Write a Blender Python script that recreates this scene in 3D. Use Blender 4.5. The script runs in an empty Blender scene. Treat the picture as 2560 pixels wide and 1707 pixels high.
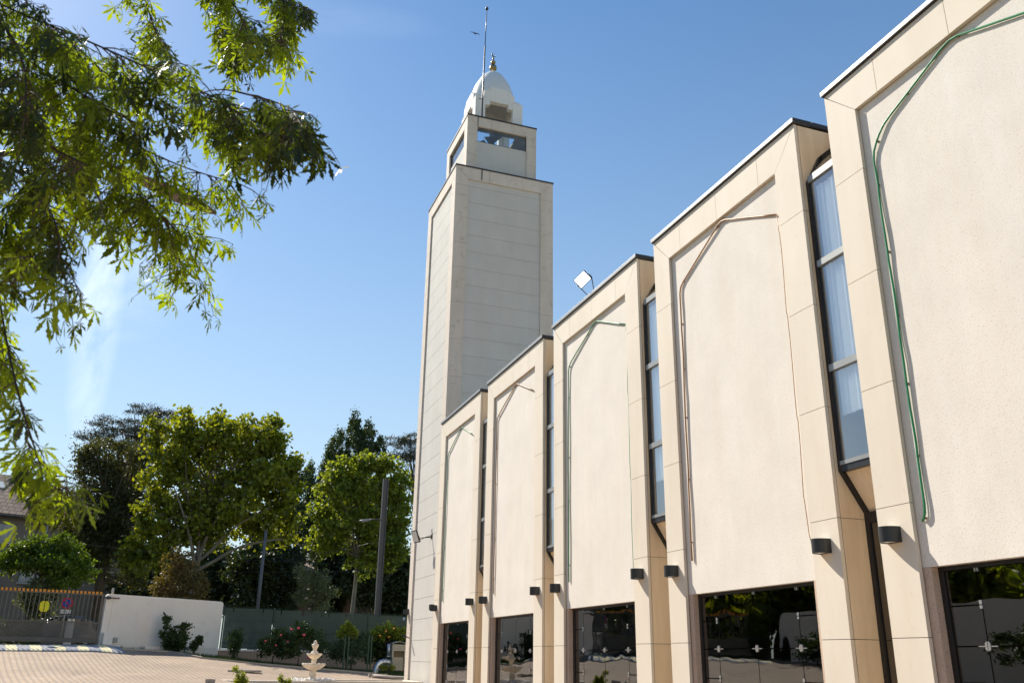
import bpy, math, random
import numpy as np
from mathutils import Vector, Matrix
random.seed(7); rng = np.random.default_rng(11)
scene = bpy.context.scene
col = scene.collection
R_ = math.radians
# ------------------------------------------------------------------ camera
cd = bpy.data.cameras.new('camera'); cam = bpy.data.objects.new('camera', cd); col.objects.link(cam)
RT = Vector((0.93954762, -0.34208108, 0.01519206)); UP = Vector((-0.13034251, -0.31626243, 0.93967489)); FW = Vector((0.31664032, 0.88484948, 0.34173132))
EYE = Vector((0, 0, 1.6)); FPX = 2185.5
m = Matrix((RT, UP, -FW)).transposed().to_4x4(); m.translation = EYE
cam.matrix_world = m
cd.sensor_width = 36; cd.lens = 36*FPX/2560; cd.clip_start = .05; cd.clip_end = 4000
scene.camera = cam
cd.dof.use_dof = True; cd.dof.focus_distance = 14; cd.dof.aperture_fstop = 4.5
# ------------------------------------------------------------------ light
SUN = Vector((-1.0, 2.0, 2.0)).normalized()
sd = bpy.data.lights.new('sun', 'SUN'); so = bpy.data.objects.new('sun', sd); col.objects.link(so)
sd.energy = 4.6; sd.angle = R_(.5); sd.color = (1, .93, .82)
so.rotation_euler = (-SUN).to_track_quat('-Z', 'Y').to_euler(); so.location = (0, 0, 40)
w = bpy.data.worlds.new('World'); scene.world = w; w.use_nodes = True
nt = w.node_tree; nt.nodes.clear()
out = nt.nodes.new('ShaderNodeOutputWorld'); bg = nt.nodes.new('ShaderNodeBackground'); sky = nt.nodes.new('ShaderNodeTexSky')
sky.sky_type = 'NISHITA'; sky.sun_disc = False
sky.sun_elevation = math.asin(SUN.z); sky.sun_rotation = math.atan2(SUN.x, SUN.y)
sky.air_density = 1.0; sky.dust_density = .25; sky.ozone_density = 2.2; sky.altitude = 200
bg.inputs['Strength'].default_value = .108
# a thin wisp of cirrus: noise around one direction of the sky
tc = nt.nodes.new('ShaderNodeTexCoord')
def vm(op, a, b=None):
    n = nt.nodes.new('ShaderNodeVectorMath'); n.operation = op
    nt.links.new(a, n.inputs[0])
    if b is not None:
        if isinstance(b, (tuple, list, Vector)): n.inputs[1].default_value = b
        else: nt.links.new(b, n.inputs[1])
    return n
def mm(op, a, b=None, c=None, clamp=False, tree=None):
    n = (tree or nt).nodes.new('ShaderNodeMath'); n.operation = op; n.use_clamp = clamp
    for i, v in enumerate((a, b, c)):
        if v is None: continue
        if isinstance(v, (int, float)): n.inputs[i].default_value = v
        else: (tree or nt).links.new(v, n.inputs[i])
    return n.outputs[0]
def pdir(px, py): return (RT*((px-1280)/FPX) + UP*(-(py-853.5)/FPX) + FW)
def wisp(c, ax, la, lb, scale, amt):
    d = pdir(*c).normalized(); e = pdir(*ax).normalized()
    t = (e-d); t = (t-d*t.dot(d)).normalized(); s = d.cross(t)
    da = vm('DOT_PRODUCT', tc.outputs['Generated'], tuple(t)).outputs['Value']; db = vm('DOT_PRODUCT', tc.outputs['Generated'], tuple(s)).outputs['Value']
    r = mm('ADD', mm('POWER', mm('ABSOLUTE', mm('DIVIDE', da, la)), 2), mm('POWER', mm('ABSOLUTE', mm('DIVIDE', db, lb)), 2))
    mask = mm('SUBTRACT', 1.0, r, clamp=True)
    mask = mm('MULTIPLY', mask, mm('GREATER_THAN', vm('DOT_PRODUCT', tc.outputs['Generated'], tuple(d)).outputs['Value'], 0))
    mp = nt.nodes.new('ShaderNodeMapping'); mp.inputs['Scale'].default_value = scale; nt.links.new(tc.outputs['Generated'], mp.inputs['Vector'])
    nz = nt.nodes.new('ShaderNodeTexNoise'); nz.inputs['Scale'].default_value = 6; nz.inputs['Detail'].default_value = 7; nz.inputs['Roughness'].default_value = .62
    nz.inputs['Distortion'].default_value = 1.1
    nt.links.new(mp.outputs[0], nz.inputs['Vector'])
    v = mm('MULTIPLY', mm('SUBTRACT', nz.outputs['Fac'], .38), 3.2, clamp=True)
    return mm('MULTIPLY', mm('MULTIPLY', v, mask), amt)
f1 = wisp((240, 800), (275, 520), .14, .026, (2.2, 2.2, .9), .45)
f2 = wisp((860, 50), (1100, 70), .12, .02, (1, 1, 3), .06)
f3 = wisp((300, 700), (520, 620), .13, .07, (1.5, 1.5, 2.5), .2)
mix = nt.nodes.new('ShaderNodeMixRGB'); mix.inputs[2].default_value = (7.5, 8.2, 9.2, 1)
nt.links.new(mm('ADD', mm('ADD', f1, f2), f3, clamp=True), mix.inputs[0]); hsv = nt.nodes.new('ShaderNodeHueSaturation'); hsv.inputs['Saturation'].default_value = 1.26; nt.links.new(sky.outputs[0], hsv.inputs['Color'])
hz_ = nt.nodes.new('ShaderNodeMixRGB'); sep = nt.nodes.new('ShaderNodeSeparateXYZ'); nt.links.new(tc.outputs['Generated'], sep.inputs[0])
nt.links.new(mm('MULTIPLY', mm('POWER', mm('SUBTRACT', 1.0, sep.outputs['Z'], clamp=True), 2.3), .95), hz_.inputs[0]); nt.links.new(hsv.outputs[0], hz_.inputs[1]); hz_.inputs[2].default_value = (3.9, 4.65, 5.1, 1); wb = nt.nodes.new('ShaderNodeMixRGB'); wb.blend_type = 'MULTIPLY'; wb.inputs[0].default_value = 1; wb.inputs[2].default_value = (.99, .965, .91, 1); nt.links.new(hz_.outputs[0], wb.inputs[1]); nt.links.new(wb.outputs[0], mix.inputs[1])
nt.links.new(mix.outputs[0], bg.inputs['Color']); nt.links.new(bg.outputs[0], out.inputs['Surface'])
scene.view_settings.view_transform = 'Standard'; scene.view_settings.look = 'None'
scene.view_settings.exposure = .68; scene.view_settings.gamma = 1
scene.cycles.diffuse_bounces = 6; scene.cycles.transparent_max_bounces = 16
# ------------------------------------------------------------------ helpers
def at(px, py, Y):
    d = pdir(px, py); return EYE + d*(Y/d.y)
def mpp(px, py, Y):      # metres per photo pixel there
    d = pdir(px, py); return (Y/d.y)/FPX
GX = [-30, -14, -8, -3.3, 1.1, 4.7, 9.3, 16, 30]
GR_ = {-40: [0]*9, 0: [.2, .15, .1, .04, 0, -.03, -.1, -.15, -.15], 30: [1.2, 1.0, .78, .66, .54, .45, .38, .3, .3], 36: [1.5, 1.3, 1.02, .86, .71, .61, .50, .42, .4], 46.4: [1.93, 1.93, 1.93, 1.92, 1.55, 1.19, .90, .80, .8], 54: [1.93, 1.93, 1.93, 1.93, 1.75, 1.35, 1.0, .9, .9], 2000: [1.93]*9}
GY = sorted(GR_)
def ground(x, y):
    v = [float(np.interp(x, GX, GR_[k])) for k in GY]
    return float(np.interp(y, GY, v))
def atg(px, py):         # where a sight line meets the sloping court
    d = pdir(px, py); d = d/d.y; y = 5.0
    while y < 60 and EYE.z+d.z*y > ground(EYE.x+d.x*y, y): y += .05
    return EYE + d*y
class MB:
    def __init__(s): s.v = []; s.f = []; s.sm = []
    def add(s, vs, fs, smooth=False):
        o = len(s.v); s.v += [tuple(v) for v in vs]; s.f += [tuple(i+o for i in f) for f in fs]; s.sm += [smooth]*len(fs)
    def box(s, a, b):
        x0, y0, z0 = (min(a[i], b[i]) for i in range(3)); x1, y1, z1 = (max(a[i], b[i]) for i in range(3))
        s.add([(x0,y0,z0),(x1,y0,z0),(x1,y1,z0),(x0,y1,z0),(x0,y0,z1),(x1,y0,z1),(x1,y1,z1),(x0,y1,z1)],
              [(0,3,2,1),(4,5,6,7),(0,1,5,4),(1,2,6,5),(2,3,7,6),(3,0,4,7)])
        return s
    def prism(s, pts, vec, smooth=False):     # polygon pts (3D) swept by vec
        n = len(pts); vec = Vector(vec); a = [Vector(p) for p in pts]; b = [p+vec for p in a]
        s.add(a+b, [tuple(range(n-1, -1, -1)), tuple(range(n, 2*n))]); o = len(s.v)-2*n
        for i in range(n): s.f.append((o+i, o+(i+1) % n, o+n+(i+1) % n, o+n+i)); s.sm.append(smooth)
        return s
    def tube(s, pts, r, n=8, cap=True):
        P = [Vector(p) for p in pts]; m_ = len(P); rs = r if isinstance(r, (list, tuple)) else [r]*m_
        o = len(s.v); prev = None
        for i, p in enumerate(P):
            t = (P[min(i+1, m_-1)]-P[max(i-1, 0)]).normalized()
            if prev is None: u = t.orthogonal().normalized()
            else: u = (prev-t*prev.dot(t)); u = u.normalized() if u.length > 1e-6 else t.orthogonal().normalized()
            prev = u; q = t.cross(u)
            for k in range(n):
                a = 2*math.pi*k/n; s.v.append(tuple(p+(u*math.cos(a)+q*math.sin(a))*rs[i]))
        for i in range(m_-1):
            for k in range(n): s.f.append((o+i*n+k, o+i*n+(k+1) % n, o+(i+1)*n+(k+1) % n, o+(i+1)*n+k)); s.sm.append(True)
        if cap:
            s.f.append(tuple(o+k for k in range(n-1, -1, -1))); s.sm.append(False)
            s.f.append(tuple(o+(m_-1)*n+k for k in range(n))); s.sm.append(False)
        return s
    def lathe(s, c, prof, n=24, scal=None, smooth=True):   # prof: (r, z)
        o = len(s.v); c = Vector(c)
        for r, z in prof:
            for k in range(n):
                a = 2*math.pi*k/n; q = 1 if scal is None else scal(a, r, z); s.v.append((c.x+r*q*math.cos(a), c.y+r*q*math.sin(a), c.z+z))
        for i in range(len(prof)-1):
            for k in range(n): s.f.append((o+i*n+k, o+i*n+(k+1) % n, o+(i+1)*n+(k+1) % n, o+(i+1)*n+k)); s.sm.append(smooth)
        return s
    def ball(s, c, r, n=12, sq=(1, 1, 1), jit=0):
        o = len(s.v); c = Vector(c); h = n//2
        for i in range(h+1):
            th = math.pi*i/h
            for k in range(n):
                a = 2*math.pi*k/n; j = 1+random.uniform(-jit, jit)
                s.v.append((c.x+r*sq[0]*j*math.sin(th)*math.cos(a), c.y+r*sq[1]*j*math.sin(th)*math.sin(a), c.z+r*sq[2]*j*math.cos(th)))
        for i in range(h):
            for k in range(n): s.f.append((o+i*n+k, o+(i+1)*n+k, o+(i+1)*n+(k+1) % n, o+i*n+(k+1) % n)); s.sm.append(True)
        return s
    def build(s, name, mat, parent=None, bevel=0):
        me = bpy.data.meshes.new(name); me.from_pydata(s.v, [], s.f); me.validate()
        if len(me.polygons) == len(s.sm): me.polygons.foreach_set('use_smooth', s.sm)
        me.materials.append(mat); o = bpy.data.objects.new(name, me); col.objects.link(o)
        if parent is not None:
            o.parent = parent; o.matrix_parent_inverse = Matrix.Translation(-parent_loc(parent))
        if bevel:
            b = o.modifiers.new('bevel', 'BEVEL'); b.width = bevel; b.segments = 2; b.limit_method = 'ANGLE'; b.angle_limit = R_(40)
        return o
def parent_loc(p): return Vector(p.location) if p.type == 'EMPTY' else Vector((0, 0, 0))
def thing(name, label, cat, loc, group=None):
    o = bpy.data.objects.new(name, None); col.objects.link(o); o.location = loc; o.empty_display_size = .1
    o['label'] = label; o['category'] = cat
    if group: o['group'] = group
    return o
def tag(o, label, cat, group=None):
    o['label'] = label; o['category'] = cat
    if group: o['group'] = group
    return o
def struct(o): o['kind'] = 'structure'; return o
def frame(o, d, u=Vector((0, 0, 1))):  # point helper in a local frame: x along d, z up, y = left normal
    d = Vector(d).normalized(); n = u.cross(d).normalized()
    return lambda a, b, c: Vector(o)+d*a+n*b+u*c
def obox(mb, F, a, b):
    x0, y0, z0 = (min(a[i], b[i]) for i in range(3)); x1, y1, z1 = (max(a[i], b[i]) for i in range(3))
    mb.add([F(x0,y0,z0),F(x1,y0,z0),F(x1,y1,z0),F(x0,y1,z0),F(x0,y0,z1),F(x1,y0,z1),F(x1,y1,z1),F(x0,y1,z1)],
           [(0,3,2,1),(4,5,6,7),(0,1,5,4),(1,2,6,5),(2,3,7,6),(3,0,4,7)])
# ------------------------------------------------------------------ materials
def mat(name, c, rough=.8, var=.08, scale=3, stretch=(1, 1, 1), metal=0, bump=0, bscale=60, c2=None, speck=None, spec=.4, emit=None, streak=0):
    M = bpy.data.materials.new(name); M.use_nodes = True; t = M.node_tree; b = t.nodes['Principled BSDF']
    b.inputs['Roughness'].default_value = rough; b.inputs['Metallic'].default_value = metal; b.inputs['Specular IOR Level'].default_value = spec
    co = t.nodes.new('ShaderNodeTexCoord'); mp = t.nodes.new('ShaderNodeMapping'); mp.inputs['Scale'].default_value = stretch
    t.links.new(co.outputs['Object'], mp.inputs['Vector'])
    nz = t.nodes.new('ShaderNodeTexNoise'); nz.inputs['Scale'].default_value = scale; nz.inputs['Detail'].default_value = 6; nz.inputs['Roughness'].default_value = .6
    t.links.new(mp.outputs[0], nz.inputs['Vector'])
    rp = t.nodes.new('ShaderNodeValToRGB'); rp.color_ramp.elements[0].position = .3; rp.color_ramp.elements[1].position = .7
    a = tuple(max(0, x*(1-var)) for x in c); d = tuple(min(1, x*(1+var)) for x in (c2 or c))
    rp.color_ramp.elements[0].color = (*a, 1); rp.color_ramp.elements[1].color = (*d, 1)
    t.links.new(nz.outputs['Fac'], rp.inputs[0]); last = rp.outputs[0]
    if speck:
        sc, thr, sc_col, amt = speck
        n2 = t.nodes.new('ShaderNodeTexNoise'); n2.inputs['Scale'].default_value = sc; n2.inputs['Detail'].default_value = 3
        t.links.new(co.outputs['Object'], n2.inputs['Vector'])
        r2 = t.nodes.new('ShaderNodeValToRGB'); r2.color_ramp.elements[0].position = thr; r2.color_ramp.elements[1].position = thr+.08
        r2.color_ramp.elements[0].color = (0, 0, 0, 1); r2.color_ramp.elements[1].color = (amt, amt, amt, 1)
        t.links.new(n2.outputs['Fac'], r2.inputs[0])
        mx = t.nodes.new('ShaderNodeMixRGB'); t.links.new(r2.outputs[0], mx.inputs[0]); t.links.new(last, mx.inputs[1]); mx.inputs[2].default_value = (*sc_col, 1); last = mx.outputs[0]
    if streak:
        m5 = t.nodes.new('ShaderNodeMapping'); m5.inputs['Scale'].default_value = (1.1, 1.1, .13); t.links.new(co.outputs['Object'], m5.inputs['Vector'])
        n5 = t.nodes.new('ShaderNodeTexNoise'); n5.inputs['Scale'].default_value = 1.6; n5.inputs['Detail'].default_value = 7; n5.inputs['Roughness'].default_value = .65; t.links.new(m5.outputs[0], n5.inputs['Vector'])
        r5 = t.nodes.new('ShaderNodeValToRGB'); r5.color_ramp.elements[0].position = .32; r5.color_ramp.elements[1].position = .62; k5 = 1-streak*2.2
        r5.color_ramp.elements[0].color = (k5, k5*.975, k5*.94, 1); r5.color_ramp.elements[1].color = (1, 1, 1, 1); t.links.new(n5.outputs['Fac'], r5.inputs[0])
        x5 = t.nodes.new('ShaderNodeMixRGB'); x5.blend_type = 'MULTIPLY'; x5.inputs[0].default_value = 1; t.links.new(last, x5.inputs[1]); t.links.new(r5.outputs[0], x5.inputs[2]); last = x5.outputs[0]
    t.links.new(last, b.inputs['Base Color'])
    if bump:
        n3 = t.nodes.new('ShaderNodeTexNoise'); n3.inputs['Scale'].default_value = bscale; n3.inputs['Detail'].default_value = 4
        t.links.new(co.outputs['Object'], n3.inputs['Vector'])
        bp = t.nodes.new('ShaderNodeBump'); bp.inputs['Strength'].default_value = bump; bp.inputs['Distance'].default_value = .01
        t.links.new(n3.outputs['Fac'], bp.inputs['Height']); t.links.new(bp.outputs[0], b.inputs['Normal'])
    if emit: b.inputs['Emission Color'].default_value = (*emit[0], 1); b.inputs['Emission Strength'].default_value = emit[1]
    return M
def leafmat(name, c1, c2, trans=.45, rough=.55, mul=(1.9, 1.65, .5)):
    M = bpy.data.materials.new(name); M.use_nodes = True; t = M.node_tree; t.nodes.clear()
    o = t.nodes.new('ShaderNodeOutputMaterial'); g = t.nodes.new('ShaderNodeNewGeometry')
    rp = t.nodes.new('ShaderNodeValToRGB'); rp.color_ramp.elements[0].color = (*c1, 1); rp.color_ramp.elements[1].color = (*c2, 1)
    co = t.nodes.new('ShaderNodeTexCoord'); nz = t.nodes.new('ShaderNodeTexNoise'); nz.inputs['Scale'].default_value = .9; nz.inputs['Detail'].default_value = 2
    t.links.new(co.outputs['Object'], nz.inputs['Vector'])
    f = mm('ADD', mm('MULTIPLY', g.outputs['Random Per Island'], .6, tree=t), mm('MULTIPLY', mm('SUBTRACT', nz.outputs['Fac'], .3, tree=t), 1.0, tree=t), clamp=True, tree=t)
    t.links.new(f, rp.inputs[0])
    p = t.nodes.new('ShaderNodeBsdfPrincipled'); p.inputs['Roughness'].default_value = rough; p.inputs['Specular IOR Level'].default_value = .5
    t.links.new(rp.outputs[0], p.inputs['Base Color'])
    tr = t.nodes.new('ShaderNodeBsdfTranslucent'); hs = t.nodes.new('ShaderNodeMixRGB'); hs.blend_type = 'MULTIPLY'; hs.inputs[0].default_value = 1; hs.inputs[2].default_value = (*mul, 1)
    t.links.new(rp.outputs[0], hs.inputs[1]); t.links.new(hs.outputs[0], tr.inputs['Color'])
    mx = t.nodes.new('ShaderNodeMixShader'); mx.inputs[0].default_value = trans
    t.links.new(p.outputs[0], mx.inputs[1]); t.links.new(tr.outputs[0], mx.inputs[2]); t.links.new(mx.outputs[0], o.inputs['Surface'])
    return M
def glassmat(name, tint, ior, rough=.01, see=.5, wav=.0):
    M = bpy.data.materials.new(name); M.use_nodes = True; t = M.node_tree; t.nodes.clear()
    o = t.nodes.new('ShaderNodeOutputMaterial'); gl = t.nodes.new('ShaderNodeBsdfGlossy'); gl.inputs['Roughness'].default_value = rough; gl.inputs['Color'].default_value = (.93, .95, .97, 1)
    tr = t.nodes.new('ShaderNodeBsdfTransparent'); tr.inputs['Color'].default_value = (*[x*see for x in tint], 1)
    ge = t.nodes.new('ShaderNodeNewGeometry'); dp = t.nodes.new('ShaderNodeVectorMath'); dp.operation = 'DOT_PRODUCT'; t.links.new(ge.outputs['Normal'], dp.inputs[0]); t.links.new(ge.outputs['Incoming'], dp.inputs[1])
    cs = mm('POWER', mm('SUBTRACT', 1.0, mm('ABSOLUTE', dp.outputs['Value'], tree=t), clamp=True, tree=t), 5.0, tree=t)
    fz = mm('ADD', mm('MULTIPLY', cs, 1-ior, tree=t), ior, clamp=True, tree=t)
    mx = t.nodes.new('ShaderNodeMixShader'); t.links.new(fz, mx.inputs[0]); t.links.new(tr.outputs[0], mx.inputs[1]); t.links.new(gl.outputs[0], mx.inputs[2])
    if wav:
        co = t.nodes.new('ShaderNodeTexCoord'); nz = t.nodes.new('ShaderNodeTexNoise'); nz.inputs['Scale'].default_value = 1.3; nz.inputs['Detail'].default_value = 1
        t.links.new(co.outputs['Object'], nz.inputs['Vector']); bp = t.nodes.new('ShaderNodeBump'); bp.inputs['Strength'].default_value = wav; bp.inputs['Distance'].default_value = .02
        t.links.new(nz.outputs['Fac'], bp.inputs['Height']); t.links.new(bp.outputs[0], gl.inputs['Normal'])
    t.links.new(mx.outputs[0], o.inputs['Surface']); return M
M_ = {}
M_['stone'] = mat('cream limestone', (.72, .645, .535), .75, .045, .9, (1, 1, .6), bump=.05, speck=(9, .62, (.66, .55, .43), .35), streak=.016)
M_['stone_ret'] = mat('stained limestone', (.82, .64, .43), .8, .08, 1.2, (1.5, 1.5, .25), c2=(.88, .75, .57), bump=.05, streak=.09)  # orange staining, with warm bounce light also put into the base tone
M_['joint'] = mat('joint shadow gap', (.13, .11, .09), .9, .1)
M_['tjoint'] = mat('tower joint mortar', (.50, .47, .42), .9, .1)
M_['panel'] = mat('exposed aggregate panel', (.765, .715, .64), .9, .05, 1.1, bump=.2, bscale=60, speck=(42, .57, (.58, .45, .36), .45), streak=.016)
M_['jamb'] = mat('shade toned jamb aggregate', (.56, .42, .32), .9, .08, 2, bump=.35, bscale=55, speck=(38, .58, (.30, .20, .15), .7))  # panel aggregate turned brown: unlit reveal and warm bounce put into the colour
M_['coping'] = mat('zinc coping', (.31, .31, .30), .45, .06, 4, metal=.35)
M_['nearblack'] = mat('near black finish', (.03, .03, .035), .5, .1)
M_['frame'] = mat('black aluminium frame', (.018, .018, .02), .35, .1)
M_['transom'] = mat('grey aluminium transom', (.30, .31, .30), .4, .05, metal=.2)
M_['doorglass'] = glassmat('bronze door glass', (.5, .45, .38), .16, .012, .6, .25)
M_['winglass'] = glassmat('window glass', (.92, .95, .97), .17, .01, 1)
M_['belglass'] = glassmat('belfry glass', (.9, .95, .97), .05, .01, .95)
M_['curtain'] = mat('white curtain', (.92, .92, .90), .9, .05, 8, (6, 6, .2))
M_['dark'] = mat('dark interior', (.16, .12, .08), .9, .1)
M_['steel'] = mat('brushed steel fitting', (.45, .45, .45), .3, .05, metal=.6)
M_['concrete'] = mat('pale grey tower panel', (.58, .56, .52), .85, .05, .8, bump=.1, bscale=30, speck=(14, .66, (.48, .48, .46), .3), streak=.012)
M_['tstone'] = mat('tower stone', (.66, .58, .50), .8, .06, .9, bump=.05, speck=(4, .6, (.48, .41, .35), .5), streak=.05)
M_['white'] = mat('white painted concrete', (.80, .77, .73), .8, .04, 1.2)
M_['dome'] = mat('dome render', (.72, .72, .71), .6, .05, 1.5)
M_['gold'] = mat('weathered brass', (.34, .26, .13), .35, .2, 5, metal=.9)
M_['darkmetal'] = mat('dark grey metal', (.05, .05, .055), .45, .1)
M_['lamp'] = mat('black lamp housing', (.035, .037, .036), .38, .1)
M_['lens'] = mat('frosted lens', (.75, .74, .7), .4, .03)
M_['greentube'] = mat('green light tube', (.03, .24, .10), .35, .15)
M_['coppertube'] = mat('amber light tube', (.36, .19, .08), .4, .2, 9)
M_['brownwire'] = mat('brown wire', (.20, .12, .08), .6, .2)
M_['roof'] = mat('gravel roof', (.3, .29, .27), .9)
M_['whitewall'] = mat('white rendered wall', (.90, .83, .74), .85, .03, .8, speck=(2.5, .62, (.70, .65, .60), .3), streak=.012)
M_['fence'] = mat('green privacy fence', (.075, .108, .088), .6, .15, 1.2, (1, 1, .3))
M_['greenmetal'] = mat('dark green metal', (.02, .06, .04), .5, .1)
M_['gate'] = mat('grey brown gate steel', (.15, .135, .115), .5, .12, 2)
M_['orange'] = mat('orange stripe', (.85, .34, .03), .5, .05)
M_['yellow'] = mat('yellow plate', (.80, .72, .02), .5, .05)
M_['tan'] = mat('tan rendered low wall', (.42, .30, .22), .9, .1, 2)
M_['bark'] = mat('tree bark', (.10, .075, .055), .9, .3, 6, (1, 1, .3), bump=.5, bscale=20)
M_['palebark'] = mat('pale plane bark', (.19, .17, .13), .85, .3, 3, (1, 1, .5), bump=.3, bscale=15)
M_['twig'] = mat('twig', (.12, .07, .045), .8, .2)
M_['grass'] = mat('rough grass', (.05, .065, .02), .9, .4, 2.5, c2=(.16, .15, .07), bump=.8, bscale=30)
M_['kerb'] = mat('concrete kerb', (.42, .37, .32), .9, .12, 4)
M_['asphalt'] = mat('asphalt', (.05, .05, .05), .9, .2, 5)
M_['fount'] = mat('cast stone fountain', (.80, .70, .56), .75, .06, 6, bump=.2, bscale=40)
M_['pebble'] = mat('white pebbles', (.85, .82, .78), .6, .05)
M_['beige'] = mat('beige louvred metal', (.50, .47, .38), .6, .1, 3)
M_['duct'] = mat('galvanised duct', (.50, .53, .58), .3, .12, 3, metal=.8)
M_['petal'] = mat('pink rose petals', (.75, .10, .16), .6, .2)
M_['petal2'] = mat('orange blossom', (.80, .30, .06), .6, .2)
M_['housewall'] = mat('grey tan render', (.20, .175, .15), .9, .06, .7)
M_['shutter'] = mat('grey shutter', (.42, .42, .42), .7, .06)
M_['pinkwall'] = mat('dark pink render', (.24, .15, .12), .9, .08)
M_['L_fg'] = leafmat('maple leaf', (.026, .050, .006), (.19, .26, .014), .52, .55, mul=(3.0, 2.7, .5))
M_['L_plane'] = leafmat('plane leaf', (.022, .045, .006), (.27, .32, .028), .44, mul=(2.3, 1.95, .5))
M_['L_fgdark'] = leafmat('shaded maple leaf', (.010, .020, .004), (.055, .08, .008), .38, .5, mul=(2.6, 2.3, .5))  # darker copy of the maple leaf, canopy shade put into its colour
M_['L_light'] = leafmat('light maple leaf', (.03, .06, .010), (.26, .33, .04), .44, mul=(2.2, 1.9, .6))
M_['L_lolly'] = leafmat('round maple leaf', (.02, .045, .006), (.14, .23, .015), .4)
M_['L_dark'] = leafmat('dark evergreen leaf', (.018, .035, .012), (.05, .075, .022), .2)
M_['L_oak'] = leafmat('holm oak leaf', (.035, .045, .018), (.10, .11, .035), .3)
M_['L_poplar'] = leafmat('poplar leaf', (.025, .05, .018), (.065, .10, .032), .25)
M_['L_cedar'] = leafmat('cedar needle', (.022, .032, .024), (.06, .075, .05), .1)
M_['L_pale'] = leafmat('grey green leaf', (.07, .10, .055), (.20, .24, .14), .35)
M_['L_brown'] = leafmat('olive leaf', (.06, .08, .02), (.20, .13, .05), .35)
M_['L_bush'] = leafmat('rose bush leaf', (.02, .045, .012), (.07, .12, .03), .3)
M_['L_lime'] = leafmat('lime shrub leaf', (.08, .14, .01), (.30, .34, .04), .45)
def brickmat(name, c1, c2, mortar, bw, bh, ms=.01, rough=.85, rot=0, bump=.3, axis=None):
    M = bpy.data.materials.new(name); M.use_nodes = True; t = M.node_tree; b = t.nodes['Principled BSDF']; b.inputs['Roughness'].default_value = rough
    co = t.nodes.new('ShaderNodeTexCoord'); mp = t.nodes.new('ShaderNodeMapping'); mp.inputs['Rotation'].default_value = (0, 0, rot)
    t.links.new(co.outputs['Object'], mp.inputs['Vector']); src = mp.outputs[0]
    if axis:
        sp = t.nodes.new('ShaderNodeSeparateXYZ'); cb = t.nodes.new('ShaderNodeCombineXYZ'); t.links.new(src, sp.inputs[0])
        t.links.new(sp.outputs[axis[0]], cb.inputs[0]); t.links.new(sp.outputs[axis[1]], cb.inputs[1]); src = cb.outputs[0]
    br = t.nodes.new('ShaderNodeTexBrick'); br.inputs['Scale'].default_value = 1; br.inputs['Brick Width'].default_value = bw; br.inputs['Row Height'].default_value = bh
    br.inputs['Mortar Size'].default_value = ms; br.inputs['Color1'].default_value = (*c1, 1); br.inputs['Color2'].default_value = (*c2, 1); br.inputs['Mortar'].default_value = (*mortar, 1)
    br.inputs['Bias'].default_value = -.1
    t.links.new(src, br.inputs['Vector'])
    nz = t.nodes.new('ShaderNodeTexNoise'); nz.inputs['Scale'].default_value = .55; nz.inputs['Detail'].default_value = 8; t.links.new(co.outputs['Object'], nz.inputs['Vector'])
    rp = t.nodes.new('ShaderNodeValToRGB'); rp.color_ramp.elements[0].position = .35; rp.color_ramp.elements[1].position = .7
    rp.color_ramp.elements[0].color = (.78, .76, .74, 1); rp.color_ramp.elements[1].color = (1.08, 1.05, 1.02, 1); t.links.new(nz.outputs['Fac'], rp.inputs[0])
    mx = t.nodes.new('ShaderNodeMixRGB'); mx.blend_type = 'MULTIPLY'; mx.inputs[0].default_value = 1; t.links.new(br.outputs['Color'], mx.inputs[1]); t.links.new(rp.outputs[0], mx.inputs[2])
    t.links.new(mx.outputs[0], b.inputs['Base Color'])
    bp = t.nodes.new('ShaderNodeBump'); bp.inputs['Strength'].default_value = bump; bp.inputs['Distance'].default_value = .01; bp.invert = True
    t.links.new(br.outputs['Fac'], bp.inputs['Height']); t.links.new(bp.outputs[0], b.inputs['Normal'])
    return M
M_['paver'] = brickmat('pink block paving', (.47, .35, .24), (.40, .29, .20), (.18, .13, .095), .24, .20, .028, rot=.35)
M_['tile'] = brickmat('brown roof tiles', (.40, .27, .20), (.30, .20, .15), (.14, .10, .08), .35, .28, .03, axis=(0, 2))
M_['redtile'] = brickmat('red roof tiles', (.45, .20, .12), (.34, .15, .10), (.12, .06, .05), .3, .25, .04, axis=(0, 2))

# ------------------------------------------------------------------ ground, street, paving
def in_court(x, y):
    if x < -14.4 or x > 30: return False
    return y < bound(x)
def bound(x):   # the line of gate, wall and fence
    if x < -3.32: return 46.6+(x+3.32)*.207
    if x < 2.1: return 46.6+(x+3.32)*.632
    return 50.1+(x-2.1)*.10
xs = sorted(set([-900, -500, -250, -120, -60, -40, -30, -24, -20, -17, -15, -14.4] + [round(-14+i*.8, 2) for i in range(56)] + [32, 36, 44, 60, 120, 250, 500, 900]))
ts = [-300, -120, -60, -30, -20] + [-12+i*1.6 for i in range(37)]
mb = MB(); nx = len(xs); rows = []
tl = [-600, -250, -100, -50] + [-30+i*2.0 for i in range(38)]
for x in xs:
    b0 = bound(max(-14.4, min(30, x)))
    ys = [y for y in tl if y < b0-.5] ; ys = ys + [b0-.5]*(len(tl)-len(ys))
    colm = []
    for y in ys:
        z = ground(max(-30, min(16, x)), max(-30, y))-.03
        colm.append((x, y, z if -14.4 <= x <= 30 else 1.90))
    colm += [(x, b0+.02, ground(max(-14, min(16, x)), b0)-.03 if -14.4 <= x <= 30 else 1.9), (x, b0+.12, 1.90), (x, b0+8, 1.90), (x, 90, 1.90), (x, 150, 1.9), (x, 300, 1.9), (x, 700, 1.9), (x, 2000, 1.9)]
    rows.append(colm)
ny = len(rows[0]); mb.v = [p for r in rows for p in r]
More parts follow.
